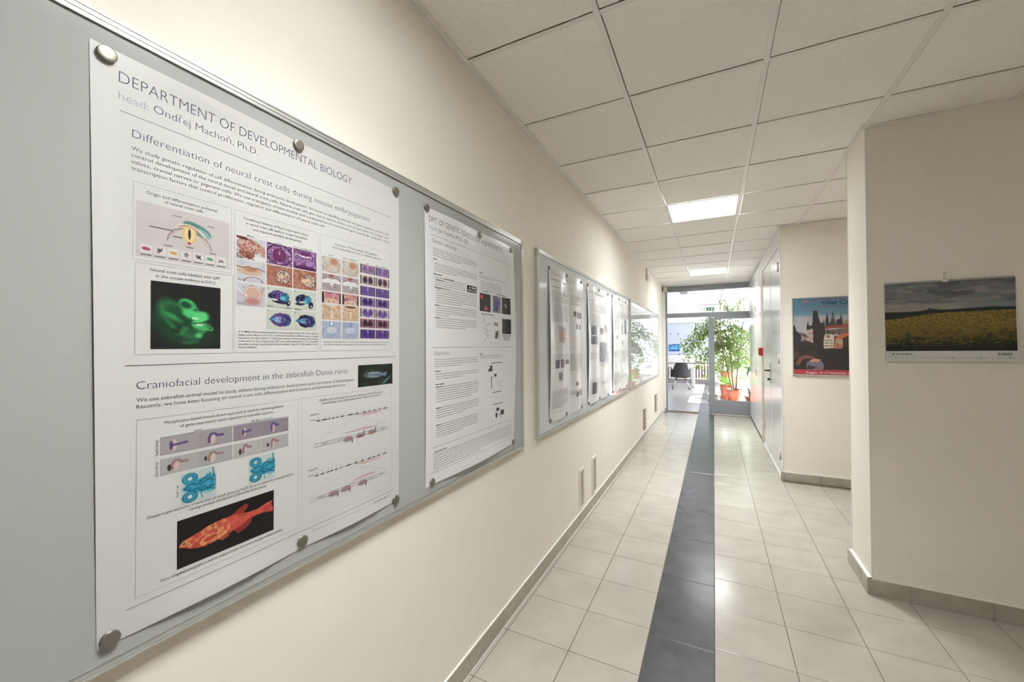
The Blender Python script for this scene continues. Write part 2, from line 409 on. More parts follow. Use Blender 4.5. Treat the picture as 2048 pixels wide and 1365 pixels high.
def vnoise(w_, h_, cx, cy, seed, octs=4):
    r = np.random.RandomState(seed); out = np.zeros((h_, w_)); amp = 1; tot = 0
    for o in range(octs):
        gx, gy = max(2, int(cx*2**o)+2), max(2, int(cy*2**o)+2); g = r.rand(gy+1, gx+1)
        xs = np.linspace(0, gx-1.001, w_); ys = np.linspace(0, gy-1.001, h_); xi = xs.astype(int); yi = ys.astype(int)
        fx = xs-xi; fy = ys-yi; fx = fx*fx*(3-2*fx); fy = fy*fy*(3-2*fy)
        a = g[np.ix_(yi, xi)]; b_ = g[np.ix_(yi, xi+1)]; c = g[np.ix_(yi+1, xi)]; d = g[np.ix_(yi+1, xi+1)]
        out += amp*((a*(1-fx)+b_*fx)*(1-fy[:, None])+(c*(1-fx)+d*fx)*fy[:, None]); tot += amp; amp *= .55
    return out/tot
class Pic:
    def __init__(s_, w_, h_, col):
        s_.w, s_.h = w_, h_; s_.I = np.ones((h_, w_, 3))*np.array(col)/255.
        s_.X, s_.Y = np.meshgrid(np.linspace(0, 1, w_), np.linspace(0, 1, h_)); s_.asp = w_/h_
    def mix(s_, m, col):
        m = np.clip(m, 0, 1)[..., None]; s_.I = s_.I*(1-m)+np.array(col)/255.*m; return s_
    def ell(s_, cx, cy, rx, ry, col, a=0, soft=.15, al=1, ring=0):
        dx = (s_.X-cx)*s_.asp; dy = s_.Y-cy; ca, sa = math.cos(a), math.sin(a); u = (dx*ca+dy*sa)/(rx*s_.asp); v = (-dx*sa+dy*ca)/ry
        d = np.sqrt(u*u+v*v)
        m = np.clip((1-d)/soft+.5, 0, 1)
        if ring: m = np.clip(1-np.abs(d-1)/ring, 0, 1)
        return s_.mix(m*al, col)
    def noise(s_, n, lo, hi, col, seed, al=1, ny=None, octs=4, mask=None):
        v = vnoise(s_.w, s_.h, n, ny or n/s_.asp, seed, octs); m = np.clip((v-lo)/(hi-lo), 0, 1)*al
        if mask is not None: m = m*mask
        return s_.mix(m, col)
    def poly(s_, pts, col, al=1):
        ins = np.zeros_like(s_.X, bool); n = len(pts)
        for i in range(n):
            x1, y1 = pts[i]; x2, y2 = pts[(i+1) % n]
            if y1 == y2: continue
            c = ((y1 > s_.Y) != (y2 > s_.Y)) & (s_.X < (x2-x1)*(s_.Y-y1)/(y2-y1)+x1); ins ^= c
        s_.mask = ins*1.; return s_.mix(ins*al, col)
    def line(s_, pts, wd, col, al=1):
        d = np.full_like(s_.X, 9.)
        for (x1, y1), (x2, y2) in zip(pts, pts[1:]):
            ax, ay = (x2-x1)*s_.asp, y2-y1; L = ax*ax+ay*ay+1e-9
            t = np.clip((((s_.X-x1)*s_.asp)*ax+(s_.Y-y1)*ay)/L, 0, 1)
            d = np.minimum(d, np.hypot((s_.X-x1)*s_.asp-t*ax, s_.Y-y1-t*ay))
        return s_.mix(np.clip((wd-d)/(wd*.5)+.5, 0, 1)*al, col)
    def mesh(s_, name, y0, y1, z0, z1, axis='Y', x=0, tone=1.0):
        h_, w_ = s_.h, s_.w; ys = np.linspace(y0, y1, w_); zs = np.linspace(z1, z0, h_); YY, ZZ = np.meshgrid(ys, zs)
        co = np.zeros((h_*w_, 3))
        if axis == 'Y': co[:, 0] = x; co[:, 1] = YY.ravel()
        else: co[:, 0] = YY.ravel(); co[:, 1] = x
        co[:, 2] = ZZ.ravel()
        idx = np.arange(h_*w_).reshape(h_, w_); q = np.stack([idx[1:, :-1], idx[1:, 1:], idx[:-1, 1:], idx[:-1, :-1]], -1).reshape(-1, 4)
        me = bpy.data.meshes.new(name); nf = len(q)
        me.vertices.add(h_*w_); me.vertices.foreach_set('co', co.ravel()); me.loops.add(nf*4); me.loops.foreach_set('vertex_index', q.ravel().astype(np.int32))
        me.polygons.add(nf); me.polygons.foreach_set('loop_start', (np.arange(nf)*4).astype(np.int32)); me.update(calc_edges=True)
        c = np.clip(s_.I, 0, 1).reshape(-1, 3); c = np.where(c <= .04045, c/12.92, ((c+.055)/1.055)**2.4)*tone
        ca = me.color_attributes.new('Col', 'FLOAT_COLOR', 'POINT'); ca.data.foreach_set('color', np.concatenate([c, np.ones((len(c), 1))], 1).ravel())
        return me

def paper(name, sheet, corners, m, parent, ny=70, nz=90, thick=True):
    (y00, z00), (y10, z10), (y11, z11), (y01, z01) = corners   # bottom-left, bottom-right, top-right, top-left
    bm = bmesh.new(); g = []
    for j in range(nz+1):
        t = j/nz; row = []
        for i in range(ny+1):
            u = i/ny; y = (y00*(1-u)+y10*u)*(1-t)+(y01*(1-u)+y11*u)*t; z = (z00*(1-u)+z10*u)*(1-t)+(z01*(1-u)+z11*u)*t
            row.append(bm.verts.new((float(sheet.fx(np.array(y), np.array(z))), y, z)))
        g.append(row)
    for j in range(nz):
        for i in range(ny): bm.faces.new((g[j][i], g[j][i+1], g[j+1][i+1], g[j+1][i])).smooth = True
    return obj(name, bm, m, parent)
def printed(sheet, name, bm, m, parent, lift=.0004):
    me = bpy.data.meshes.new(name); bm.to_mesh(me); bm.free(); sheet.place(me, lift); return obj(name, me, m, parent)
def picture(sheet, pic, y0, y1, z0, z1, parent, name='picture', label=None, lift=.0004):
    me = pic.mesh(name, y0, y1, z0, z1, tone=.72); sheet.place(me, lift); o = obj(name, me, PRINT, parent, smooth=True)
    if label: o['label'] = label
    return o

def sstep(a, b, x): t = np.clip((x-a)/(b-a), 0, 1); return t*t*(3-2*t)
BF = -.9955           # enamel face of the boards

# ------------------------------------------------------------------ boards
def whiteboard(y0, y1, z0, z1, surf, label, rail=.024, depth=.019):
    e = empty('whiteboard', (WL, (y0+y1)/2, z0)); tag(e, label, 'whiteboard', 'whiteboards hung in a row on the left wall')
    def loc(o): o.location = (-WL, -(y0+y1)/2, -z0); return o
    loc(obj('board_surface', B(WL+.002, y0+.004, z0+.004, BF, y1-.004, z1-.004), surf, e))
    X1 = WL+depth+.004
    def rail_y(za, zb, inner):
        bm = bmesh.new(); n = 5; h = (zb-za)/n
        for i in range(n):
            prot = [0, -.0016, -.0002, -.0016, 0][i if inner > 0 else n-1-i]
            box(bm, WL+.0005, y0+.02, za+h*i, X1+prot, y1-.02, za+h*(i+1), mi=0)
        zz = zb if inner > 0 else za
        box(bm, WL+.001, y0+.02, zz-.0012, BF+.004, y1-.02, zz+.0012, mi=1)
        return loc(obj('frame_rail', bm, [ALU, ALUD], e))
    rail_y(z0, z0+.017, 1); rail_y(z1-rail, z1, -1)
    for ya, yb in ((y0, y0+rail), (y1-rail, y1)):
        bm = bmesh.new(); h = rail/4
        for i in range(4): box(bm, WL+.0005, ya+h*i, z0+.045, X1-[0, .0012, .0012, 0][i], ya+h*(i+1), z1-.045)
        for yy in (ya+h, ya+3*h): box(bm, X1-.0014, yy-.0006, z0+.045, X1-.0003, yy+.0006, z1-.045, mi=1)
        loc(obj('frame_rail', bm, [ALU, ALUD], e))
    for ya, s1 in ((y0, 1), (y1, -1)):
        for za, s2 in ((z0, 1), (z1, -1)):
            bm = bmesh.new(); c = .0012
            box(bm, WL, ya-s1*c, za-s2*c, X1+.001, ya+s1*rail, za+s2*.048, bev=.001)
            box(bm, WL, ya+s1*rail, za-s2*c, X1+.001, ya+s1*.03, za+s2*rail, bev=.001)
            lathe(bm, [(.004, 0), (.004, .002), (.0028, .0025)], (X1, ya+s1*rail*.5, za+s2*rail*.5), 10, 'X')
            loc(obj('corner_cap', bm, CAPM, e))
    return e
b1 = whiteboard(-.87, 2.133, .900, 2.102, BOARD, 'nearest whiteboard, a large grey one with the two readable posters')
for yy in (2.06, 2.085, 2.112):
    o = obj('hook', tube(bmesh.new(), [(WL+.02, yy, .898), (WL+.026, yy, .888), (WL+.022, yy, .881)], .0035, 8), CHROME, b1); o.location = (-WL, -(2.133-.87)/2, -.9)
b2 = whiteboard(2.345, 5.395, .900, 2.110, BOARD2, 'middle whiteboard holding three wavy glossy posters')
b3 = whiteboard(5.53, 8.58, .905, 2.110, BOARD2, 'farthest whiteboard, bare and mirror-glossy, reflecting the plants')

# ------------------------------------------------------------------ magnets
def magnet_mesh(r=.0145, h=.0065):
    return lathe(bmesh.new(), [(r*.93, 0), (r, .0008), (r, h*.42), (r*.93, h*.46), (r*.93, h*.56), (r, h*.60), (r*.995, h*.90), (r*.93, h), (r*.5, h*1.0), (r*.08, h*.99)], n=32, axis='X')
mag0 = None
def magnet(sheet, y, z, label, group, small=False):
    global mag0
    if mag0 is None:
        o = obj('magnet', magnet_mesh(), MAG); mag0 = o
    else: o = mag0.copy(); COL.objects.link(o)
    o.location = (float(sheet.fx(np.array(y), np.array(z)))+.0006, y, z)
    if small: o.scale = (1.6, .8, .8)
    tag(o, label, 'magnet', group); return o

# ------------------------------------------------------------------ POSTER 1
MG1 = [(.322, 2.028), (.704, 2.030), (1.074, 2.033), (.333, .956), (.718, .968), (1.072, .958)]
def fx1(y, z):
    b = BF+.0012+.0012*np.sin((y-.3)*4.1)*np.sin((z-.9)*2.7)
    bot = (1-sstep(.94, 1.03, z)); w1 = np.where(y < .72, np.sin(np.pi*np.clip((y-.34)/.37, 0, 1))**1.5, np.sin(np.pi*np.clip((y-.725)/.34, 0, 1))**1.5)
    b = b+.008*bot*w1
    top = sstep(1.985, 2.04, z); w2 = np.where(y < .704, np.sin(np.pi*np.clip((y-.33)/.37, 0, 1)), np.sin(np.pi*np.clip((y-.71)/.36, 0, 1)))**1.5
    b = b+.004*top*w2
    b = b+.0035*(1-sstep(.30, .36, y))*np.sin(np.pi*np.clip((z-.99)/.99, 0, 1))
    b = b+.003*sstep(1.04, 1.09, y)*np.sin(np.pi*np.clip((z-.97)/1.03, 0, 1))**.6
    return b
S1 = Sheet(fx1)
p1 = empty('poster', (BF, .69, .94)); tag(p1, 'large developmental biology poster with a red fish picture, nearest on the first board', 'poster', 'posters on the first whiteboard')
def fixp(o, e): o.matrix_parent_inverse = Matrix.Translation(-Vector(e.location)); return o
class Par:   # parents with kept world position
    def __init__(s_, e): s_.e = e
def P(o, e): o.parent = e; o.matrix_parent_inverse = Matrix.Translation(-Vector(e.location)); return o
P(paper('paper', S1, [(.316, .944), (1.089, .951), (1.091, 2.037), (.300, 2.044)], PAPER, None), p1)
def put1(name, m, fn, lift=.0004):
    t = bmesh.new(); fn(t); return P(printed(S1, name, t, m, None, lift), p1)
def lines1(name, m, rows_, cap, thin, res=2, lift=.0004):
    return put1(name, m, lambda t: [text_bm(t, l, a, b_, z, cap, thin, res=res) for l, a, b_, z in rows_], lift)
lines1('title_lettering', INK, [('DEPARTMENT OF DEVELOPMENTAL BIOLOGY', .340, .883, 1.9885)], .0225, .016, 4)
lines1('name_lettering', INK, [('Ondřej Machoň, Ph.D.', .393, .598, 1.958)], .0165, .014, 4)
lines1('pale_lettering', INKL, [('head:', .340, .385, 1.956)], .0165, .012, 4)
lines1('heading_lettering', INK, [('Differentiation of neural crest cells during mouse embryogenesis', .360, .957, 1.893)], .0165, .014, 3)
lines1('heading_lettering', INK, [('Craniofacial development in the zebrafish Danio rerio', .369, .867, 1.408)], .0165, .014, 3)
lines1('body_lettering', INKB, [('We study genetic regulation of cell differentiation during embryonic development. We focus on signalling pathways and gene regulatory networks that', .359, 1.042, 1.868),
        ('control development of the neural tissue and neural crest cells. Neural crest cells give rise to various tissues such as head bones and cartilage, heart', .359, 1.042, 1.8553),
        ('valves, cranial nerves or pigment cells. We use transgenic mouse models and conditional knock-out technology to specifically manipulate critical', .359, 1.043, 1.8426),
        ('transcription factors that control proliferation, migration and differentiation of neural crest cells.', .359, .789, 1.8299)], .0078, .004)
lines1('body_lettering', INKB, [('We use zebrafish animal model to study defects during embryonic development upon inactivation of selected genes.', .369, .893, 1.3835),
        ('Recently, we have been focusing on neural crest cells differentiation and formation of craniofacial structures.', .369, .861, 1.3705)], .0082, .004)
for grp in ([('Origin and differentiation potential', .382, .508, 1.791), ('of neural crest cells', .411, .480, 1.7815)],
        [('Neural crest cells labelled with GFP', .389, .514, 1.640), ('in the mouse embryo at E10.5', .398, .505, 1.629)],
        [('Conditional deletion of Meis2 transcription factor', .565, .736, 1.792), ('in neural crest cells leads to tongue hypoplasia', .570, .732, 1.7815), ('and impaired mandible development', .587, .715, 1.7705)],
        [('Inactivation of Meis2 abolishes Shh signalling in', .822, .992, 1.788), ('the first pharyngeal arch and its molecular patterning', .813, 1.004, 1.7778)],
        [('Morpholino-based knock-down approach is used for downregulation', .414, .664, 1.3335), ('of gene expression upon injection in zebrafish zygotes', .440, .637, 1.3225)],
        [('Changes in gene expression of neural crest cell specific genes (e.g. foxD3, dlx1a) are analysed by in situ hybridization', .386, .691, 1.152),
         ('Cartilage and bone development is followed by Alcian staining', .457, .620, 1.143)],
        [('Micro computed tomography is used for analysis of organ structures in the gene modified zebrafish', .409, .663, 1.018)],
        [('CRISPR-Cas9 technology was used for deletion of the DNA-binding', .769, 1.011, 1.334), ('homeodomain in the transcription factors Meis in the zebrafish', .778, 1.002, 1.325)]):
    lines1('caption_lettering', INKB, grp, .0064, 0)
for l, a, b_, z in [('Meis2', .573, .590, 1.7533), ('control', .641, .659, 1.7523), ('Wnt1-Cre2;Meis2f/f', .689, .747, 1.7523), ('control', .800, .816, 1.753), ('Wnt1-Cre2;Meis2f/f', .848, .903, 1.7533), ('control', .936, .952, 1.7533), ('Wnt1-Cre2;Meis2f/f', .982, 1.035, 1.7533), ('control', .466, .480, 1.309), ('MO Meis1a+1b+2a+2b', .585, .635, 1.309)]:
    lines1('caption_lettering', INKB, [(l, a, b_, z)], .0042, -.004)
lines1('legend_lettering', INKB, [(l, .553, .765 if i < 5 else .596, 1.5232-.0074*i) for i, l in enumerate(['A–C Meis2 immunohistochemistry in the pharyngeal arches (PA1, PA2) and the', 'tongue primordium (t, tv). D–D’ Conditional inactivation of Meis2 results in tongue', 'hypoplasia and cleft palate (*). Trichrome staining of frontal sections. E–E’ Ectopic',
        'ossification in the tongue area. Sp7 immunohistochemistry. F–G’ Impaired', 'mandible (arrow), hyoid bone (h) and tympanic rings (r). Cleft palate (arrow).', 'Alcian/Alizarin'])], .0044, -.002)
lines1('legend_lettering', INKB, [('Expression of important genes in the pharyngeal arches and the tongue primordium. Frontal views.', .784, 1.046, 1.5008), ('Immunohistochemistry on tissue sections and in situ hybridization detecting mRNA molecules.', .784, 1.032, 1.4930)], .0042, 0)
for l, y, a, b_, c_ in (('FoxD3 24 hpf', .4035, 1.273, 1.303, .0052), ('Dlx1a 28 hpf', .4035, 1.232, 1.260, .0052), ('Alcian 5 dpf', .4380, 1.178, 1.203, .0045)):
    put1('caption_lettering', INKB, lambda t: vtext(t, l, y, a, b_, c_))
put1('contact_lettering', INKG, lambda t: (text_bm(t, 'Ondřej Machoň, Ph.D. | e-mail: ondrej.machon@iem.cas.cz | phone:', .747, .970, .9785, .0058, .01), dashes(t, .974, 1.043, .9785, 1, .01, .0042, 3, last=0)))
for a in ((.342, 1.935, 1.053, 1.935, .0010), (.352, 1.454, 1.073, 1.454, .0011), (.356, .9935, 1.058, .9935, .0010)): put1('rule', INK, lambda t: seg(t, *a))
for a in ((.362, 1.659, .538, 1.809), (.366, 1.475, .541, 1.6535), (.545, 1.476, .767, 1.809), (.773, 1.477, 1.051, 1.809), (.3695, 1.008, .705, 1.3485), (.715, 1.009, 1.0535, 1.3495)): put1('panel_outline', INKG, lambda t: frame(t, a[0], a[1], a[2], a[3], .0006))
for a in ((.406, 1.307, .541, 1.307, .0007), (.543, 1.307, .678, 1.307, .0007)): put1('rule', INK, lambda t: seg(t, *a))
# gene diagrams
EXA = [(.761, .773), (.780, .796), (.800, .806), (.812, .820), (.828, .833), (.844, .853), (.871, .887), (.898, .909), (.928, .940), (.951, .957), (.973, .981), (.996, 1.002), (1.017, 1.031)]
EXB = [(.757, .768), (.775, .787), (.795, .804), (.807, .816), (.823, .832), (.841, .846), (.863, .882), (.894, .906), (.920, .931), (.947, .961), (.969, .977), (.989, .999), (1.015, 1.027)]
def gene_line(t, EX, za, y0, y1, nm):
    seg(t, y0, za, y1, za, .0006)
    for i, (a, b_) in enumerate(EX):
        quad(t, a, za-.0017, b_, za+.0017); text_bm(t, str(i+1), (a+b_)/2-.0013, (a+b_)/2+.0013+(.002 if i > 8 else 0), za+.005, .0036, 0)
    text_bm(t, nm, y0-.014, y0+.014, za+.0165, .0075, -.004, shear=.25); text_bm(t, 'exon', y0-.014, y0+.003, za+.0025, .0055, -.004, shear=.2)
put1('gene_map', INKB, lambda t: gene_line(t, EXA, 1.281, .755, 1.039, 'meis1a')); put1('gene_map', INKB, lambda t: gene_line(t, EXB, 1.1293, .750, 1.034, 'meis1b'))
def strand(t, y0, y1, za, zb, tx, marks):
    seg(t, y0, za, y1, za, .0008); seg(t, y0, zb, y1, zb, .0008); text_bm(t, 'exon 8', tx, tx+.019, (za+zb)/2-.0019, .0038, 0)
    for a, b_ in marks: seg(t, a, (za+zb)/2, b_, (za+zb)/2, .0012)
put1('gene_strand', INKB, lambda t: strand(t, .751, 1.0385, 1.2175, 1.209, .832, ((.778, .800), (1.008, 1.024))))
put1('gene_strand', INKB, lambda t: strand(t, .742, 1.031, 1.0685, 1.0605, .952, ((.766, .786), (1.000, 1.016))))
for a in ((.751, 1.223, .900, 1.270), (.909, 1.270, 1.038, 1.226), (.742, 1.076, .892, 1.119), (.904, 1.119, 1.031, 1.076)): put1('zoom_line', INKG, lambda t: seg(t, *a, .0005))
for cy, cz, up in ((.871, 1.209, -1), (.918, 1.209, 1), (.966, 1.211, 1), (.819, 1.062, -1), (.863, 1.062, -1), (.927, 1.061, -1)):
    def enz(t):
        ellf(t, cy, cz+up*.0012, .0195, .0088); ellf(t, cy+.0145, cz+up*.010, .0030, .0062)
    put1('diagram_enzyme', INKP, enz, .0003)
    put1('diagram_linework', INKB, lambda t: (seg(t, cy-.012, cz+up*.003-.001, cy+.014, cz+up*.003-.001, .0016), seg(t, cy+.014, cz+up*.003, cy+.014, cz+up*.014, .0022)), .0006)
    put1('red_print', INKR, lambda t: dashes(t, cy-.013, cy+.012, cz-up*.0025-.001, 1, .01, .0028, int(cy*1000), last=0, wmean=.006), .0007)
for a, b_, z, ta, tb_, tz, tc in ((.904, 1.008, 1.2765, .928, .990, 1.2705, .0042), (.898, 1.005, 1.1243, .922, .988, 1.1180, .0042)):
    put1('red_lettering', INKR, lambda t: (seg(t, a, z, b_, z, .0010), text_bm(t, 'DNA binding domain', ta, tb_, tz, tc, 0)), .0007)
for a, b_, z, ta, tb_, tz in ((.857, .988, 1.2285, .892, .955, 1.2310), (.888, .982, 1.0782, .903, .967, 1.0808)):
    put1('red_lettering', INKR, lambda t: (seg(t, a, z, b_, z, .0010), text_bm(t, 'part of DNA binding domain', ta, tb_, tz, .0036, 0)), .0007)
def pic1(pic, y0, y1, z0, z1, label=None, name='picture'):
    return P(picture(S1, pic, y0, y1, z0, z1, None, name, label), p1)
# neural crest origin drawing
p = Pic(150, 100, (206, 196, 193)); p.noise(3, .3, .7, (212, 203, 200), 1, .6)
p.ell(.62, .30, .165, .105, (88, 134, 132), .38, .2).ell(.68, .36, .095, .07, (150, 185, 180), .55, .5)
p.ell(.53, .42, .080, .19, (224, 192, 132), 0, .2).ell(.53, .42, .055, .15, (238, 214, 165), 0, .3).ell(.53, .42, .014, .105, (35, 28, 22), 0, .4)
p.line([(.38, .33), (.42, .27), (.50, .245), (.58, .27), (.66, .34), (.71, .44)], .016, (222, 214, 196)); p.line([(.42, .31), (.47, .27), (.53, .27), (.60, .31), (.64, .36)], .008, (190, 96, 80))
p.line([(.46, .33), (.36, .40), (.31, .52), (.30, .62)], .006, (70, 60, 60)); p.line([(.62, .37), (.70, .45), (.76, .56), (.78, .68)], .006, (70, 60, 60)); p.ell(.53, .60, .018, .025, (170, 50, 70), 0, .4)
p.line([(.45, .34), (.36, .45), (.33, .55)], .006, (200, 130, 120), .7); p.line([(.63, .40), (.70, .52), (.74, .62)], .006, (200, 130, 120), .7)
for a, b_ in (((.36, .12), (.44, .12)), ((.74, .18), (.81, .18)), ((.13, .42), (.34, .42)), ((.36, .52), (.45, .52)), ((.50, .68), (.57, .68)), ((.27, .72), (.35, .72)), ((.76, .72), (.83, .72))): p.line([a, b_], .007, (70, 62, 60))
for i in range(7):
    x0 = .035+.134*i; p.poly([(x0, .765), (x0+.118, .765), (x0+.118, .92), (x0, .92)], (222, 216, 213)); cx, cy = x0+.059, .845
    cc = [(160, 50, 80), (95, 50, 50), (215, 175, 70), (120, 100, 95), (45, 42, 40), (70, 160, 115), (120, 115, 105)][i]
    if i in (0, 2, 5): p.ell(cx, cy, .040, .028, cc, .1, .4).ell(cx+.008, cy, .014, .012, (215, 120, 110), 0, .5, .7)
    else:
        rr_ = random.Random(i)
        for q in range(9): p.line([(cx+rr_.uniform(-.035, .035), cy+rr_.uniform(-.05, .05)), (cx+rr_.uniform(-.02, .02), cy+rr_.uniform(-.03, .03))], .008, cc, .8)
    p.line([(x0+.01, .955), (x0+.108, .955)], .006, (70, 62, 60))
pic1(p, .3665, .5335, 1.666, 1.774, 'pale pink drawing of the neural crest with seven small cell icons')
# GFP embryo
p = Pic(128, 136, (34, 31, 33)); p.noise(4, .4, .9, (40, 48, 42), 2, .5)
p.ell(.38, .58, .36, .26, (30, 95, 52), .25, .6, .75).ell(.33, .66, .22, .18, (28, 62, 40), 0, .5, .9).ell(.60, .80, .40, .17, (32, 70, 46), -.1, .8, .6)
p.ell(.40, .55, .16, .32, (52, 150, 86), -.75, .7, .7, ring=.35).ell(.30, .52, .14, .04, (70, 165, 100), .55, .8, .8).ell(.42, .72, .10, .05, (80, 175, 105), -.5, .8, .7)
p.ell(.50, .33, .14, .095, (70, 190, 110), .55, .4).ell(.47, .32, .075, .05, (30, 70, 48), .4, .6).ell(.61, .40, .055, .04, (75, 150, 100), 0, .5).ell(.61, .40, .03, .022, (40, 75, 55), 0, .6)
p.ell(.56, .46, .14, .07, (80, 205, 120), .3, .6).ell(.70, .50, .12, .09, (95, 215, 130), -.2, .5).ell(.66, .62, .10, .07, (90, 210, 125), .3, .5).ell(.76, .66, .09, .06, (75, 180, 108), -.3, .6).ell(.84, .68, .05, .035, (90, 175, 110), 0, .5)
p.ell(.84, .68, .028, .02, (45, 95, 62), 0, .5).ell(.66, .79, .055, .04, (80, 190, 112), 0, .6).ell(.72, .75, .03, .02, (60, 140, 85), 0, .6).line([(.58, .60), (.68, .60), (.82, .54)], .012, (30, 60, 42), .8).line([(.30, .72), (.36, .74), (.38, .68)], .03, (20, 28, 24), .7)
for i in range(7): p.ell(.44+.035*i, .90+.006*math.sin(i), .012, .028, (55, 140, 85), .2, .8, .7)
p.noise(10, .45, .8, (20, 50, 32), 5, .35)
pic1(p, .390, .5155, 1.4855, 1.6215, 'green fluorescent embryo on black')
for l, y, z in (('PA1', .461, 1.548), ('PA2', .469, 1.535)): lines1('white_lettering', WHITE, [(l, y, y+.011, z)], .0045, -.02, 2, .0008)
# histology grid
def tissue(base, cols, seed, w_=64, h_=50, n=7):
    p = Pic(w_, h_, base)
    for i, (c, lo, hi, al) in enumerate(cols): p.noise(n*(1+i*.5), lo, hi, c, seed+i*13, al)
    return p
X1_, X2_, X3_ = (.549, .6165), (.620, .688), (.6905, .7600)
ZR = [(1.698, 1.751), (1.6445, 1.6955), (1.588, 1.640), (1.533, 1.5835)]
def put(p, X, Z, lab=None): return pic1(p, X[0], X[1], Z[0], Z[1], lab)
cb = (205, 205, 210); rb = (168, 112, 100); db = (110, 62, 55)
p = tissue(cb, [((196, 190, 200), .4, .7, .8)], 3, n=3); p.ell(.45, .38, .42, .30, (205, 172, 160), .1, .06); k_ = p.mask if hasattr(p, 'mask') else None
p.noise(22, .45, .62, (165, 105, 92), 6, .75, mask=np.clip(1.1-((p.X-.45)/.42)**2-((p.Y-.4)/.33)**2, 0, 1)*3); p.ell(.45, .38, .43, .31, (140, 80, 72), .1, ring=.06, al=.8); p.ell(.35, .78, .27, .17, (178, 118, 100), .15, .08).noise(26, .45, .6, db, 9, .8, mask=(p.Y > .62)*(p.X < .62)*1.); p.ell(.18, .06, .2, .08, db, .1, .2); p.ell(.92, .55, .1, .25, (195, 150, 140), 0, .3)
p.ell(.8, .9, .22, .12, (225, 222, 222), 0, .2); put(p, X1_, ZR[0])
p = tissue(cb, [((190, 186, 205), .4, .7, .8), ((215, 210, 205), .4, .6, .5)], 12, n=4); p.ell(.45, .48, .45, .22, (205, 178, 158), 0, .3).ell(.5, .42, .22, .10, (190, 135, 105), 0, .7).line([(0, .32), (.25, .36), (.4, .27), (.55, .36), (.7, .30), (1, .42)], .02, (130, 85, 75)).ell(.58, .98, .32, .22, (110, 60, 58), 0, ring=.09).ell(.58, 1.0, .26, .16, (200, 190, 205), 0, .2); put(p, X1_, ZR[1])
p = tissue(cb, [((198, 188, 196), .4, .7, .8), ((176, 130, 120), .55, .75, .5)], 22, n=5); p.ell(.55, .45, .26, .32, (208, 170, 152), 0, .15).ell(.55, .45, .27, .33, (236, 230, 226), 0, ring=.10).ell(.55, .45, .30, .36, (150, 95, 85), 0, ring=.05).poly([(0, .62), (1, .62), (1, 1), (0, 1)], (196, 190, 205), .55).ell(.55, .8, .25, .16, (190, 130, 118), 0, .8).line([(0, .22), (.2, .45), (.36, .55)], .02, (235, 230, 228)); put(p, X1_, ZR[2])
for X, sd in ((X2_, 31), (X3_, 47)):
    p = tissue((142, 92, 142), [((92, 48, 92), .42, .62, .8), ((178, 150, 196), .52, .66, .75), ((228, 222, 230), .60, .68, .7)], sd, n=8)
    if sd == 31: p.ell(.48, .52, .27, .33, (125, 56, 98), 0, .12).noise(20, .45, .65, (96, 38, 80), 5, .5, mask=(np.hypot((p.X-.48)/.27, (p.Y-.52)/.33) < 1)*1.).ell(.48, .42, .04, .10, (190, 120, 160), 0, .5).ell(.5, .5, .50, .48, (70, 38, 72), 0, ring=.08)
    else: p.ell(.5, .28, .30, .10, (230, 222, 228), 0, .3).ell(.5, .2, .28, .1, (110, 50, 100), 0, .3).ell(.28, .62, .18, .18, (168, 120, 165), 0, .3).ell(.72, .62, .18, .18, (168, 130, 178), 0, .3).ell(.5, .92, .5, .1, (92, 40, 84), 0, .4)
    p.noise(30, .5, .65, (70, 40, 90), sd+3, .45); put(p, X, ZR[0])
for X, sd, cx in ((X2_, 60, .62), (X3_, 71, .70)):
    p = tissue((178, 122, 102), [((150, 88, 74), .42, .68, .7), ((200, 158, 138), .55, .75, .7)], sd, n=6)
    p.ell(cx, .52, .28, .34, (206, 190, 176), -.5, .08).noise(26, .47, .58, (96, 66, 60), sd+1, .85, mask=(np.hypot((p.X-cx)/.28, (p.Y-.52)/.34) < 1.02)*1.).ell(cx, .52, .29, .35, (84, 50, 44), -.5, ring=.07).ell(cx-.05, .5, .10, .14, (222, 180, 155), -.4, .4)
    if sd == 60: p.ell(.75, .9, .35, .3, (170, 96, 84), -.5, ring=.10)
    else: p.ell(.36, .40, .12, .12, (118, 76, 66), 0, ring=.4).ell(.46, .55, .13, .12, (220, 190, 165), 0, .3)
    put(p, X, ZR[1])
pale = (200, 204, 190)
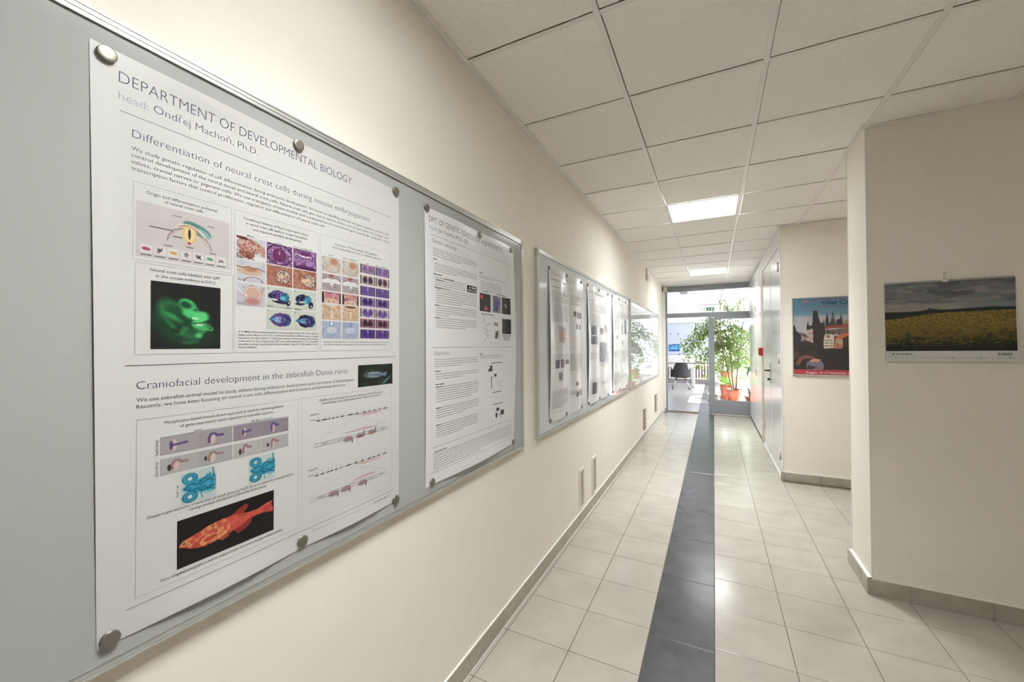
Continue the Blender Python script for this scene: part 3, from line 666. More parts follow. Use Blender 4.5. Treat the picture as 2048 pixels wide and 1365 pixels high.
for X, Z, sd, side in ((X2_, ZR[2], 80, 0), (X3_, ZR[2], 83, 1), (X2_, ZR[3], 86, 2), (X3_, ZR[3], 89, 3)):
    p = Pic(72, 54, pale); dk = (42, 28, 66); pu = (112, 62, 138); tq = (60, 150, 178)
    if side == 0:
        p.ell(.45, .40, .30, .26, pu, .15, .12).ell(.20, .42, .15, .14, dk, -.2, .3).ell(.70, .45, .18, .24, tq, .2, .25).ell(.48, .68, .30, .10, dk, .15, .2).ell(.84, .72, .08, .14, dk, .3, .3).ell(.62, .50, .10, .10, (90, 185, 200), 0, .4).ell(.28, .60, .16, .05, pale, .1, .3).ell(.86, .70, .03, .06, pale, 0, .4)
    elif side == 1:
        p.ell(.36, .42, .26, .22, dk, -.2, .12).ell(.62, .45, .16, .20, tq, .1, .25).ell(.30, .68, .20, .09, dk, -.1, .2).ell(.75, .72, .10, .18, dk, .3, .2).ell(.52, .56, .10, .12, (72, 165, 190), 0, .4).ell(.38, .60, .14, .05, pale, -.1, .3).ell(.76, .78, .03, .05, pale, .2, .3)
    else:
        wq = .44 if side == 2 else .36
        p.poly([(.52-wq, .50), (.30, .22), (.52, .14), (.52+wq*.8, .25), (.52+wq, .5), (.52+wq*.8, .76), (.52, .86), (.30, .78)], pu if side == 2 else dk).ell(.74, .50, .20, .30, (40, 60, 110), 0, .4, .8).ell(.48, .50, .24, .14, (150, 185, 215) if side == 2 else (110, 160, 190), 0, .3).ell(.62, .50, .08, .16, pu, 0, .4).ell(.84, .50, .06, .10, dk, 0, ring=.5).ell(.2, .50, .08, .08, (50, 120, 160), 0, .6)
    p.noise(14, .52, .68, dk, sd, .6, mask=(np.abs(p.I-np.array(pale)/255).sum(2) > .2)*1.); p.noise(16, .55, .7, (90, 190, 205), sd+5, .45, mask=(np.abs(p.I-np.array(pale)/255).sum(2) > .2)*1.)
    put(p, X, Z)
for l, y, z in (('E12.5', .553, 1.7005), ('E11.5', .553, 1.647), ('E12.5', .553, 1.5905), ('E17.5', .6235, 1.5895), ('F', .6235, 1.634), ('F’', .694, 1.634), ('G', .6235, 1.578), ('G’', .694, 1.578), ('Sp7', .676, 1.6475), ('Alcian', .670, 1.5885), ('Alizarin', .694, 1.5875)):
    lines1('picture_mark', INKB, [(l, y, y+len(l)*.0027, z)], .0038, -.01, 2, .0008)
# right hand grids
ZA = [(1.704, 1.749), (1.651, 1.699), (1.615, 1.647), (1.567, 1.612), (1.5125, 1.562)]
for ci, X in enumerate(((.778, .843), (.848, .910))):
    for i, Z in enumerate(ZA):
        sd = 100+i*7+ci*3
        if i == 0: p = tissue((206, 190, 180), [((190, 168, 152), .4, .7, .7), ((196, 200, 210), .5, .75, .7)], sd, n=4).ell(.62, .28, .2, .22, (190, 140, 110), 0, .6); p.ell(.45, .45, .48, .52, (140, 92, 80), .4, ring=.035)
        elif i == 1: p = tissue((176, 166, 168), [((158, 140, 142), .4, .7, .7)], sd, n=6).poly([(.0, .38), (.3, .22), (.5, .28), (.75, .22), (1, .40), (.95, .55), (.62, .52), (.5, .78), (.42, .52), (.05, .58)], (222, 220, 216)).line([(0, .36), (.3, .2), (.5, .26), (.75, .2), (1, .38)], .02, (120, 84, 80)).ell(.48, .08, .14, .10, (170, 90, 84), 0, .4).ell(.68, .78, .025, .03, (30, 25, 30), 0, .4)
        elif i == 2: p = tissue((196, 140, 136), [((150, 84, 112), .42, .66, .8), ((214, 176, 160), .55, .75, .8)], sd, n=3).ell(.5, .85, .4, .3, (216, 182, 165), 0, .5).ell(.04, .6, .06, .6, (40, 30, 36), 0, .5).ell(.97, .6, .05, .6, (50, 38, 42), 0, .5).ell(.35, .82, .03, .05, (40, 30, 30), 0, .4).ell(.62, .84, .03, .05, (40, 30, 30), 0, .4)
        elif i == 3: p = tissue((208, 178, 152), [((190, 148, 118), .45, .7, .7), ((222, 206, 190), .55, .75, .6)], sd, n=5).ell(.5, .03, .3, .12, (120, 70, 60) if ci else (215, 205, 200), 0, .3).ell(.5, .6, .06, .35, (226, 205, 184), 0, .6).line([(.35, .4), (.42, .32), (.5, .36), (.58, .32), (.66, .4)], .015, (150, 90, 60))
        else: p = tissue((172, 182, 200), [((150, 162, 190), .45, .7, .7)], sd, n=5).ell(.5, .5, .28, .2, (196, 202, 214), 0, .5).ell(.5, .12, .05, .12, (232, 234, 238) if ci == 0 else (130, 150, 190), 0, .3).ell(.5, .12, .09, .16, (90, 110, 165), 0, ring=.3, al=.7).ell(.5, .55, .015, .025, (30, 30, 40), 0, .4)
        put(p, X, Z)
ZC = [(1.7225, 1.751), (1.687, 1.716), (1.652, 1.681), (1.617, 1.646), (1.583, 1.611), (1.549, 1.577), (1.5145, 1.543)]
for ci, X in enumerate(((.917, .979), (.982, 1.043))):
    for i, Z in enumerate(ZC):
        sd = 200+i*9+ci*4; bs = [(168, 140, 165), (196, 178, 170), (110, 88, 150), (150, 122, 168), (200, 178, 184), (168, 110, 128), (96, 62, 138)][i]
        if ci and i in (0, 6): bs = (150, 120, 172) if i == 0 else (124, 84, 152)
        p = tissue(bs, [((bs[0]*.8, bs[1]*.75, bs[2]*.9), .45, .7, .6)], sd, 56, 28, n=3)
        dk = [(96, 60, 110), (52, 34, 52), (70, 56, 120), (50, 32, 90), (86, 60, 120), (48, 28, 42), (62, 42, 120)][i]
        p.ell(.32, .48, .15, .38, dk, .2, .5, .35 if i in (0, 2) else .9).ell(.68, .48, .15, .38, dk, -.2, .5, .35 if i in (0, 2) else .9)
        if i in (3, 5): p.ell(.5, .5, .2, .3, dk, 0, .5, .8)
        if i == 4: p.ell(.5, .8, .12, .5, (110, 90, 170), 0, .5)
        p.ell(.5, .2, .05, .25, (205, 180, 190), 0, .7, .6).ell(.02, .5, .05, .7, (52, 60, 48), 0, .6, .9).ell(.98, .5, .04, .7, (60, 66, 54), 0, .6, .9)
        put(p, X, Z)
# zebrafish strips
def embryo(p, cx, cy, sc, kind):
    tail = (84, 64, 120) if kind < 2 else (150, 118, 112)
    if kind % 2 == 0:
        p.ell(cx-.06*sc, cy, .10*sc, .30, (216, 188, 178), 0, .35).ell(cx-.14*sc, cy, .05*sc, .26, tail, 0, .4).line([(cx-.12*sc, cy), (cx+.1*sc, cy-.02), (cx+.32*sc, cy-.06)], .07, tail, .8)
    else:
        p.ell(cx, cy+.05, .10*sc, .34, (216, 188, 178), 0, .35).line([(cx-.11*sc, cy+.22), (cx-.12*sc, cy-.02), (cx-.05*sc, cy-.26), (cx+.06*sc, cy-.27), (cx+.16*sc, cy-.12), (cx+.34*sc, cy-.10)], .075, tail, .85)
for (a, b_, z0, z1, bgc, ks) in ((.4065, .5415, 1.271, 1.3055, (172, 164, 168), (0, 1)), (.5435, .678, 1.2705, 1.3055, (152, 142, 152), (0, 1)), (.4065, .5415, 1.2305, 1.2640, (184, 180, 180), (3, 3)), (.5435, .678, 1.230, 1.2640, (190, 186, 184), (3, 3))):
    p = Pic(120, 32, bgc); p.mix((p.X > .5)*.12, (130, 122, 130)); sm = .8 if a < .5 else .5
    for i, kk in enumerate(ks): embryo(p, .2+.5*i, .5, sm*.55, kk)
    if ks[0] == 3:
        p.ell(.115, .62, .025, .2, (70, 46, 58), 0, .4); p.ell(.60, .55, .02, .14, (66, 42, 56), 0, .4)
    pic1(p, a, b_, z0, z1)
def alcian(sd):
    p = Pic(70, 64, (196, 208, 206)); c1, c2, c3 = (30, 128, 160), (60, 162, 186), (20, 92, 122)
    p.ell(.55, .52, .42, .22, c2, .05, .5).ell(.80, .50, .22, .30, c2, 0, .5, .8)
    for cy in (.22, .80): p.ell(.26, cy, .20, .17, c2, 0, .25).ell(.26, cy, .20, .17, c3, 0, ring=.12).ell(.26, cy, .075, .07, (200, 214, 214), 0, .3).ell(.26, cy, .08, .075, c3, 0, ring=.25)
    p.line([(.1, .5), (.3, .40), (.55, .48), (.95, .30)], .03, c1).line([(.1, .52), (.3, .62), (.55, .55), (.95, .74)], .03, c1).line([(.5, .40), (.65, .30), (.9, .42)], .025, c3, .8).line([(.5, .62), (.62, .70), (.9, .60)], .025, c3, .8).line([(.9, .02), (.93, .3)], .02, c3, .8).line([(.55, .7), (.6, .92)], .014, c3, .7)
    p.noise(14, .5, .68, (24, 108, 140), sd, .5, mask=(p.I[..., 0] < .6)*1.); return p
pic1(alcian(5), .441, .5085, 1.159, 1.2245, 'turquoise stained fish head'); pic1(alcian(9), .5775, .6435, 1.161, 1.223, 'smaller-looking turquoise stained fish head')
# red fish tomography
p = Pic(210, 104, (20, 16, 18))
body = [(.015, .53), (.06, .45), (.12, .42), (.19, .385), (.30, .31), (.42, .28), (.54, .27), (.62, .30), (.70, .335), (.80, .335), (.87, .29), (.93, .255), (.985, .25), (.965, .33), (.985, .40), (.99, .52), (.93, .50), (.87, .475), (.80, .47), (.70, .50), (.62, .58), (.54, .63), (.45, .67), (.36, .71), (.26, .73), (.19, .71), (.12, .67), (.06, .60), (.02, .57)]
p.poly([(.50, .28), (.60, .16), (.66, .12), (.70, .14), (.68, .22), (.64, .32)], (150, 52, 46)); p.poly([(.54, .62), (.64, .55), (.74, .48), (.73, .60), (.66, .70), (.58, .74)], (146, 50, 44)); p.poly([(.38, .69), (.46, .66), (.50, .70), (.42, .76)], (176, 84, 54))
p.poly(body, (208, 82, 70)); bmk = p.mask
p.noise(9, .45, .7, (220, 104, 84), 3, .6, mask=bmk).noise(22, .54, .70, (160, 48, 44), 8, .7, mask=bmk).noise(30, .56, .66, (236, 180, 112), 15, .8, mask=bmk*(p.X < .5)*(p.X > .1))
p.noise(18, .50, .62, (222, 150, 92), 21, .8, mask=bmk*np.clip(1-np.hypot((p.X-.10)/.12, (p.Y-.55)/.18), 0, 1)*2)
p.ell(.30, .60, .085, .065, (236, 190, 124), -.15, ring=.2).ell(.30, .60, .065, .045, (190, 66, 54), -.15, .3).ell(.062, .52, .026, .045, (230, 196, 120), 0, ring=.4).ell(.062, .52, .016, .026, (120, 104, 66), 0, .4).ell(.42, .62, .05, .03, (238, 190, 120), -.4, .4, .8)
for i in range(9): p.ell(.22+.026*i, .42-.006*i, .007, .012, (238, 186, 118), .4, .4, .85)
for i in range(7): p.line([(.85+.006*i, .40), (.975-.002*i, .28+.036*i)], .005, (168, 60, 50), .8)
p.line([(.16, .50), (.36, .44), (.60, .41), (.85, .40)], .007, (226, 122, 96), .6)
pic1(p, .436, .640, 1.0295, 1.129, 'red and orange fish on a black ground')
p = Pic(110, 52, (26, 32, 28)); p.noise(7, .48, .68, (52, 76, 42), 4, .8).noise(5, .5, .8, (16, 18, 20), 8, .8)
p.ell(.44, .48, .26, .14, (150, 165, 178), .0, .3)
for i in range(4): p.line([(.20, .42+.045*i), (.70, .44+.03*i)], .010, (36, 52, 80))
p.poly([(.66, .44), (.82, .38), (.80, .60), (.66, .54)], (130, 150, 168), .8); p.ell(.235, .47, .02, .04, (30, 30, 36), 0, .3); p.ell(.82, .78, .16, .06, (96, 140, 150), -.6, .4, .8)
pic1(p, .908, 1.058, 1.361, 1.430, 'photograph of a striped fish in dark water')
lab = ['top left corner', 'top centre', 'top right corner', 'bottom left corner', 'bottom centre', 'bottom right corner']
for (y, z), l in zip(MG1, lab): magnet(S1, y, z, f'round nickel magnet at the {l} of the developmental biology poster', 'magnets on the nearest poster')

# ------------------------------------------------------------------ POSTER 2
def fx2(y, z):
    b = BF+.0012+.001*np.sin((y-1.2)*7)
    bot = 1-sstep(.95, 1.06, z); b = b+.015*bot*np.sin(np.pi*np.clip((y-1.29)/.68, 0, 1))**1.3
    top = sstep(1.90, 2.03, z); b = b+.007*top*np.abs(np.sin(np.pi*np.clip((y-1.24)/.37, 0, 2)))**1.4
    b = b+.016*sstep(1.90, 2.01, y)*np.sin(np.pi*np.clip((z-.97)/1.04, 0, 1))**1.5+.004*(1-sstep(1.23, 1.32, y))*np.sin(np.pi*np.clip((z-.97)/1.04, 0, 1))
    return b
S2 = Sheet(fx2)
p2 = empty('poster', (BF, 1.62, .94)); tag(p2, 'genetic toxicology poster, mostly black print, at the right end of the first board', 'poster', 'posters on the first whiteboard')
P(paper('paper', S2, [(1.237, .944), (2.000, .950), (2.006, 2.034), (1.232, 2.031)], PAPER2, None), p2)
def put2(name, m, fn, lift=.0004):
    t = bmesh.new(); fn(t); return P(printed(S2, name, t, m, None, lift), p2)
for l, a, b_, z, c_ in (('DPT. OF GENETIC TOXICOLOGY AND EPIGENETICS', 1.259, 1.872, 1.980, .0235), ('Jan Topinka, Ph.D., DSc.', 1.318, 1.545, 1.9515, .0165), ('Genetic toxicology', 1.281, 1.449, 1.9030, .0175), ('Epigenetics', 1.293, 1.395, 1.4535, .0165)):
    put2('heading_lettering', INKB, lambda t: text_bm(t, l, a, b_, z, c_, .013, res=3))
for a in ((1.264, 1.931, 1.967, 1.931, .001), (1.277, 1.4835, 1.981, 1.4835, .0012), (1.279, 1.087, 1.992, 1.087, .001), (1.268, .990, 1.970, .990, .001)): put2('rule', INKB, lambda t: seg(t, *a))
put2('pale_lettering', INKL, lambda t: text_bm(t, 'head:', 1.259, 1.312, 1.952, .0165, .01))
sd = 1
for (a, b_, z, n, l_) in ((1.283, 1.612, 1.879, 4, .6), (1.293, 1.612, 1.820, 4, .5), (1.293, 1.52, 1.764, 5, .5), (1.303, 1.614, 1.722, 7, .6), (1.303, 1.614, 1.652, 5, .3), (1.303, 1.614, 1.602, 5, .7), (1.64, 1.93, 1.826, 2, .5), (1.65, 1.86, 1.800, 6, .6),
        (1.293, 1.625, 1.434, 4, .6), (1.300, 1.625, 1.375, 3, .6), (1.303, 1.625, 1.322, 7, .8), (1.303, 1.625, 1.238, 5, .6), (1.303, 1.625, 1.170, 6, .6), (1.64, 1.86, 1.440, 2, .9), (1.285, 1.97, 1.057, 7, .5)):
    put2('body_print', INKG, lambda t: dashes(t, a, b_, z, n, .0095, .0027, sd, last=l_, wmean=.010)); sd += 1
for a, b_, z in ((1.285, 1.313, 1.836), (1.286, 1.342, 1.776), (1.295, 1.345, 1.722), (1.295, 1.330, 1.652), (1.295, 1.332, 1.602), (1.36, 1.43, 1.766), (1.305, 1.36, 1.7545), (1.295, 1.335, 1.386), (1.297, 1.36, 1.333), (1.30, 1.345, 1.322), (1.30, 1.336, 1.238), (1.30, 1.336, 1.170), (1.292, 1.375, 1.066), (1.638, 1.668, 1.449), (1.64, 1.668, 1.838), (1.675, 1.72, 1.752), (1.80, 1.91, 1.752), (1.655, 1.78, 1.642), (1.75, 1.87, 1.402), (1.765, 1.86, 1.252), (1.765, 1.87, 1.192), (1.87, 1.955, 1.541), (1.88, 1.95, 1.531), (1.885, 1.945, 1.521)):
    put2('bold_print', INKB, lambda t: dashes(t, a, b_, z, 1, .01, .0036, sd, last=0, wmean=.02)); sd += 1
for a in ((1.643, 1.504, 1.843, 1.632), (1.715, 1.267, 1.885, 1.395), (1.721, 1.111, 1.885, 1.177)): put2('diagram_outline', INKG, lambda t: frame(t, *a))
for a in ((1.80, 1.598, 1.755, 1.545), (1.755, 1.535, 1.795, 1.548), (1.765, 1.372, 1.79, 1.345), (1.79, 1.338, 1.765, 1.315)): put2('diagram_line', INKG, lambda t: seg(t, *a, .0008))
t = bmesh.new()
rr_ = random.Random(4)
for i in range(16):
    y = rr_.uniform(1.66, 1.71); z = 1.62-.007*i; seg(t, y, z, y+rr_.uniform(.01, .05), z, .0022)
for i in range(6): seg(t, 1.80, 1.31-.006*i, 1.87, 1.312-.006*i, .0006)
for i in range(5): seg(t, 1.765+.012*i, 1.244-.007*i, 1.80+.01*i, 1.212+.006*i, .0005)
stuff(P(printed(S2, 'diagram_linework', t, INKG, None), p2))
def pic2(p, a, b_, z0, z1, lab=None): return P(picture(S2, p, a, b_, z0, z1, None, 'picture', lab), p2)
p = Pic(40, 28, (14, 14, 16)).ell(.28, .32, .08, .12, (200, 210, 220), 0, .4); pic2(p, 1.530, 1.613, 1.734, 1.766, 'small black logo box with white letters')
t = bmesh.new(); text_bm(t, 'NANO', 1.568, 1.606, 1.752, .010, -.01); text_bm(t, 'ENVICZ. CZ', 1.538, 1.606, 1.738, .010, -.01); P(printed(S2, 'white_lettering', t, WHITE, None, .0008), p2)
p = Pic(50, 46, (34, 22, 28)).noise(5, .4, .7, (48, 28, 32), 2, .6).ell(.16, .2, .13, .13, (230, 60, 84), 0, .7).ell(.56, .82, .14, .12, (236, 64, 88), 0, .6); pic2(p, 1.641, 1.748, 1.657, 1.744)
p = Pic(46, 46, (160, 152, 148)).ell(.48, .45, .34, .38, (92, 88, 150), 0, .3).noise(8, .45, .65, (66, 62, 124), 4, .6).ell(.42, .76, .17, .13, (52, 50, 112), 0, .4); pic2(p, 1.767, 1.855, 1.659, 1.745)
p = Pic(42, 46, (32, 32, 34)).ell(.46, .45, .07, .06, (230, 230, 230), .8, .3).ell(.56, .55, .05, .05, (220, 220, 225), 0, .3); pic2(p, 1.866, 1.956, 1.658, 1.746)
p = Pic(40, 40, (34, 35, 46)).noise(8, .5, .8, (52, 54, 70), 3, .6); pic2(p, 1.870, 1.957, 1.552, 1.6325)
p = Pic(30, 30, (190, 186, 182)).ell(.4, .55, .22, .55, (24, 22, 22), .5, .6); pic2(p, 1.791, 1.835, 1.526, 1.567)
p = Pic(30, 14, (205, 200, 196)).ell(.2, .4, .13, .4, (25, 25, 28), .3, .4).ell(.7, .5, .13, .5, (25, 25, 28), .2, .4); pic2(p, 1.782, 1.826, 1.590, 1.608)
for a in ((1.722, 1.362, 1.762, 1.376), (1.738, 1.376, 1.762, 1.391), (1.782, 1.333, 1.806, 1.347), (1.794, 1.124, 1.812, 1.148), (1.848, 1.118, 1.852, 1.168), (1.852, 1.130, 1.885, 1.155), (1.803, 1.156, 1.832, 1.172), (1.816, 1.1355, 1.84, 1.1385)):
    put2('diagram_block', INKB, lambda t: quad(t, *a), .0006)
for i in range(8): put2('diagram_block', INKB, lambda t: quad(t, 1.748, 1.278+.0075*i, 1.757, 1.2835+.0075*i), .0006)
for (y, z), l in zip([(1.244, 2.027), (1.639, 2.019), (1.977, 2.017), (1.274, .957), (1.991, .961)], ['top left corner', 'top centre', 'top right corner', 'bottom left corner', 'bottom right corner']):
    magnet(S2, y, z, f'round nickel magnet at the {l} of the genetic toxicology poster', 'magnets on the toxicology poster')

# ------------------------------------------------------------------ three wavy posters on the second board
def wavy(y0, y1, ph, amp):
    wd = y1-y0
    def fx(y, z):
        u = np.clip((y-y0)/wd, 0, 1); t_ = np.clip((z-.968)/1.07, 0, 1)
        a = np.sin(np.pi*t_)
        f = (.5-.5*np.cos(4*np.pi*u))*(.45+.55*a)+.28*a*np.sin(6*np.pi*u+ph+2.5*t_)*(.3+.7*np.sin(np.pi*u))
        edge = a**.8*((1-sstep(0, .16, u))+(sstep(.86, 1, u)))
        return BF+.0015+amp*(np.clip(f, 0, 2)+.55*edge)
    return Sheet(fx)
defs = [(2.532, 3.325, .4, .021, 'left', 'with a pink blob drawing'), (3.459, 4.262, 1.7, .024, 'middle', 'with two grey gel pictures'), (4.425, 5.262, 3.0, .022, 'right', 'almost washed out by glare')]
mgy = [[2.551, 2.916, 3.271, 2.554, 2.886, 3.276], [3.477, 3.867, 4.218, 3.484, 3.876, 4.204], [4.419+.02, 4.793, 5.18, 4.441, 4.803, 5.193]]
for qi, (a0, a1, ph, amp, side, what) in enumerate(defs):
    S = wavy(a0, a1, ph, amp); e = empty('poster', (BF, (a0+a1)/2, .97)); w_ = a1-a0
    tag(e, f'{side} one of the three wavy posters on the middle board, {what}', 'poster', 'wavy posters on the middle whiteboard')
    P(paper('paper', S, [(a0+.005, .966), (a1-.003, .966), (a1, 2.042), (a0, 2.034)], PAPER2, None, 90, 60), e)
    t = bmesh.new(); c1, c2 = a0+.05, a0+.40; c3, c4 = a0+.45, a1-.05
    if qi == 0:
        text_bm(t, 'DPT. OF NANOTOXICOLOGY', a0+.02, a0+.57, 1.975, .022, .01)
        dashes(t, a0+.03, a0+.36, 1.945, 1, .01, .010, 77, last=0, wmean=.05)
    else: dashes(t, a0+.04, a0+.55, 1.97, 1, .01, .012, 78+qi, last=0, wmean=.07)
    seg(t, a0+.03, 1.925, a1-.04, 1.925, .0012); seg(t, a0+.03, 1.475, a1-.04, 1.475, .0016); seg(t, a0+.04, 1.025, a1-.04, 1.025, .0012)
    dashes(t, c1, c1+.2, 1.895, 1, .01, .010, 81+qi, last=0, wmean=.06)
    for z, n in ((1.87, 3), (1.83, 4), (1.775, 11), (1.42, 3), (1.38, 2), (1.17, 6), (1.10, 5)): dashes(t, c1, c2, z, n, .0115, .0042, int(z*100)+qi, last=.6, wmean=.03)
    for z, n in ((1.88, 5), (1.82, 2), (1.42, 12), (1.13, 3)): dashes(t, c3, c4, z, n, .0115, .0042, int(z*130)+qi, last=.6, wmean=.03)
    P(printed(S, 'body_print', t, mat('faint_ink', (.30, .285, .285), .5), None, .0008), e)
    def pc(p, u0, u1, z0, z1): P(picture(S, p, a0+u0, a0+u1, z0, z1, None, 'picture', None, .0009), e)
    if qi == 0:
        p = Pic(40, 40, (205, 196, 192)).ell(.45, .45, .25, .38, (214, 130, 128), .3, .4).ell(.6, .62, .25, .25, (208, 112, 112), 0, .4).ell(.5, .55, .12, .12, (232, 200, 120), 0, .4); pc(p, .16, .36, 1.51, 1.63)
        for u0, u1, z0, z1, c in ((.50, .56, 1.72, 1.76, (90, 60, 70)), (.58, .72, 1.71, 1.76, (120, 70, 100)), (.55, .60, 1.62, 1.66, (110, 90, 90)), (.64, .70, 1.62, 1.66, (130, 80, 90)), (.10, .17, 1.33, 1.39, (110, 92, 110)), (.19, .26, 1.33, 1.39, (140, 122, 132)), (.28, .42, 1.35, 1.385, (140, 92, 140)), (.16, .23, 1.24, 1.30, (170, 160, 165)), (.55, .62, 1.17, 1.20, (150, 80, 90)), (.56, .64, 1.08, 1.12, (120, 120, 120)), (.67, .73, 1.08, 1.12, (140, 140, 140))):
            pc(tissue(c, [((c[0]*.6, c[1]*.6, c[2]*.7), .45, .65, .8)], int(u0*1000), 14, 12, 5), u0, u1, z0, z1)
    elif qi == 1:
        for u0, u1, z0, z1, c in ((.09, .35, 1.585, 1.67, (150, 150, 158)), (.09, .36, 1.50, 1.575, (150, 150, 158)), (.42, .64, 1.33, 1.52, (170, 172, 180)), (.43, .52, 1.60, 1.66, (190, 160, 165)), (.12, .26, 1.045, 1.15, (80, 72, 76)), (.55, .66, 1.62, 1.70, (190, 180, 182))):
            pc(tissue(c, [((c[0]*.8, c[1]*.8, c[2]*.82), .45, .65, .8)], int(u0*1000), 20, 14, 6), u0, u1, z0, z1)
    else:
        for u0, u1, z0, z1, c in ((.60, .78, 1.63, 1.80, (120, 100, 125)), (.46, .55, 1.62, 1.74, (190, 180, 185)), (.14, .20, 1.56, 1.60, (205, 170, 175)), (.48, .55, 1.50, 1.54, (205, 180, 185))):
            pc(tissue(c, [((c[0]*.8, c[1]*.8, c[2]*.82), .45, .65, .8)], int(u0*1000), 14, 14, 6), u0, u1, z0, z1)
    for k, y in enumerate(mgy[qi]):
        z = 2.020+.006*qi if k < 3 else .980
        magnet(S, y, z, f"small magnet at the {['top left', 'top centre', 'top right', 'bottom left', 'bottom centre', 'bottom right'][k]} of the {side} wavy poster", 'magnets on the wavy posters')

# ------------------------------------------------------------------ small fittings on the left wall
def vent(y0, y1, z0, z1, label):
    e = empty('vent_grille', (WL, (y0+y1)/2, z0)); tag(e, label, 'vent', 'ventilation grilles low on the left wall')
    fr = bmesh.new(); d = .008; f_ = .022
    for b in ((y0, z0, y1, z0+f_), (y0, z1-f_, y1, z1), (y0, z0+f_, y0+f_, z1-f_), (y1-f_, z0+f_, y1, z1-f_)): box(fr, WL, b[0], b[1], WL+d, b[2], b[3], bev=.0015)
    P(obj('frame', fr, WHITE), e); P(obj('backing', B(WL+.0005, y0+f_, z0+f_, WL+.002, y1-f_, z1-f_), VENTM), e)
    n = 7
    for i in range(n):
        yy = y0+f_+(y1-y0-2*f_)*(i+.5)/n
        P(obj('slat', B(WL+.001, yy-.003, z0+f_, WL+.006, yy+.003, z1-f_), BEIGE), e)
vent(3.25, 3.395, .115, .452, 'nearest slatted vent grille just above the left skirting')
vent(3.65, 3.795, .113, .455, 'second slatted vent grille from the camera, low on the left wall')
def slot(y0, y1, z0, z1, label):
    e = empty('vent_grille', (WL, (y0+y1)/2, z0)); tag(e, label, 'vent', 'ventilation grilles low on the left wall')
    P(obj('frame', B(WL, y0, z0, WL+.022, y1, z1, bev=.003), VENTM), e)
    for i in range(4): P(obj('slat', B(WL+.0215, y0+.03, z0+.05+.07*i, WL+.026, y1-.03, z0+.07+.07*i), BEIGE), e)
slot(6.66, 6.85, .145, .475, 'third vent from the camera, a narrow brown plate below the bare board')
slot(8.04, 8.26, .225, .55, 'farthest vent, a narrow brown plate near the glazed partition')
e = empty('wall_sensor', (WL, 7.16, 2.6)); tag(e, 'small grey sensor box high on the left wall below the ceiling', 'sensor')
P(obj('housing', B(WL, 7.05, 2.585, WL+.035, 7.28, 2.70, bev=.006), BEIGE), e); P(obj('stem', B(WL, 7.09, 2.70, WL+.018, 7.16, 2.795), BEIGE), e)
e = empty('junction_box', (-1.06, GY-.03, 2.69)); tag(e, 'beige box at the top left corner of the glazed partition', 'box')
P(obj('housing', B(WL, GY-.28, 2.665, WL+.10, GY-.16, 2.785, bev=.006), BEIGE), e); P(obj('side_plate', B(WL, GY-.30, 2.68, WL+.03, GY-.28, 2.77), mat('brown_plate', (.16, .12, .1), .5)), e)
e = empty('cable_trunking', (WL, GY-.1, 0)); tag(e, 'white cable trunking running down the corner beside the glazed partition', 'trunking')
P(obj('channel', B(WL, GY-.25, .02, WL+.035, GY-.18, 2.66, bev=.003), WHITE), e); P(obj('channel', B(WL, GY-.14, .02, WL+.05, GY-.07, 2.66, bev=.003), WHITE), e)
e = empty('door_stop', (WL+.04, GY-.25, 0)); tag(e, 'small grey cylindrical door stop at the foot of the left wall', 'door stop')
P(obj('body', lathe(bmesh.new(), [(.022, 0), (.022, .09), (.018, .10)], (WL+.045, GY-.22, 0), 14), mat('grey_rubber', (.35, .34, .36), .5)), e)

# ------------------------------------------------------------------ glazed partition
gp = struct(empty('door_3', (0, GY, 0)))
def gb(name, *a, m=GREY, bev=.002): return P(obj(name, B(*a, bev=bev), m), gp)
gb('post', -.995, GY, 0, -.937, GY+.06, 2.80); gb('header_beam', -.995, GY-.01, 2.690, RX+.35, GY+.07, 2.795)
gb('transom', -.937, GY, 2.108, RX+.35, GY+.06, 2.200)
gb('transom_bead', -.937, GY-.006, 2.150, RX+.35, GY, 2.157, bev=0)
gb('glass_pane', -.937, GY+.028, 2.20, RX+.3, GY+.034, 2.690, m=GLASS, bev=0)
dl = struct(empty('door_4', (0, GY, 0)))
def db_(name, *a, m=GREY, bev=.002): return P(obj(name, B(*a, bev=bev), m), dl)
db_('stile', -.105, GY-.005, .012, -.045, GY+.05, 2.106); db_('stile', -.043, GY-.012, .02, .012, GY+.045, 2.070)
db_('kick_panel', .012, GY-.010, .020, RX+.3, GY+.04, .31); db_('top_rail', .012, GY-.010, 2.045, RX+.3, GY+.04, 2.108)
db_('glass_pane', .012, GY+.012, .31, RX+.3, GY+.018, 2.045, m=GLASS, bev=0)
INKM = mat('grey_film', (.30, .32, .38), .6); BLUE = mat('pale_blue_film', (.30, .40, .66), .6)
t = bmesh.new()
for l, a, b_, z in (('Institute', .36, .497, 1.952), ('of Experimental', .236, .497, 1.914), ('Medicine AS CR, v. v. i.', .150, .497, 1.876)):
    text_bm(t, l, a, b_, z, .021, -.01, axis='X', x=GY+.0105)
for v in t.verts: v.co.x = .647-v.co.x if False else v.co.x
mx = bmesh.new()
# seen from behind: mirrored about the right edge of the block
for v in t.verts: v.co.x = v.co.x
yy = {}
for v in t.verts: pass
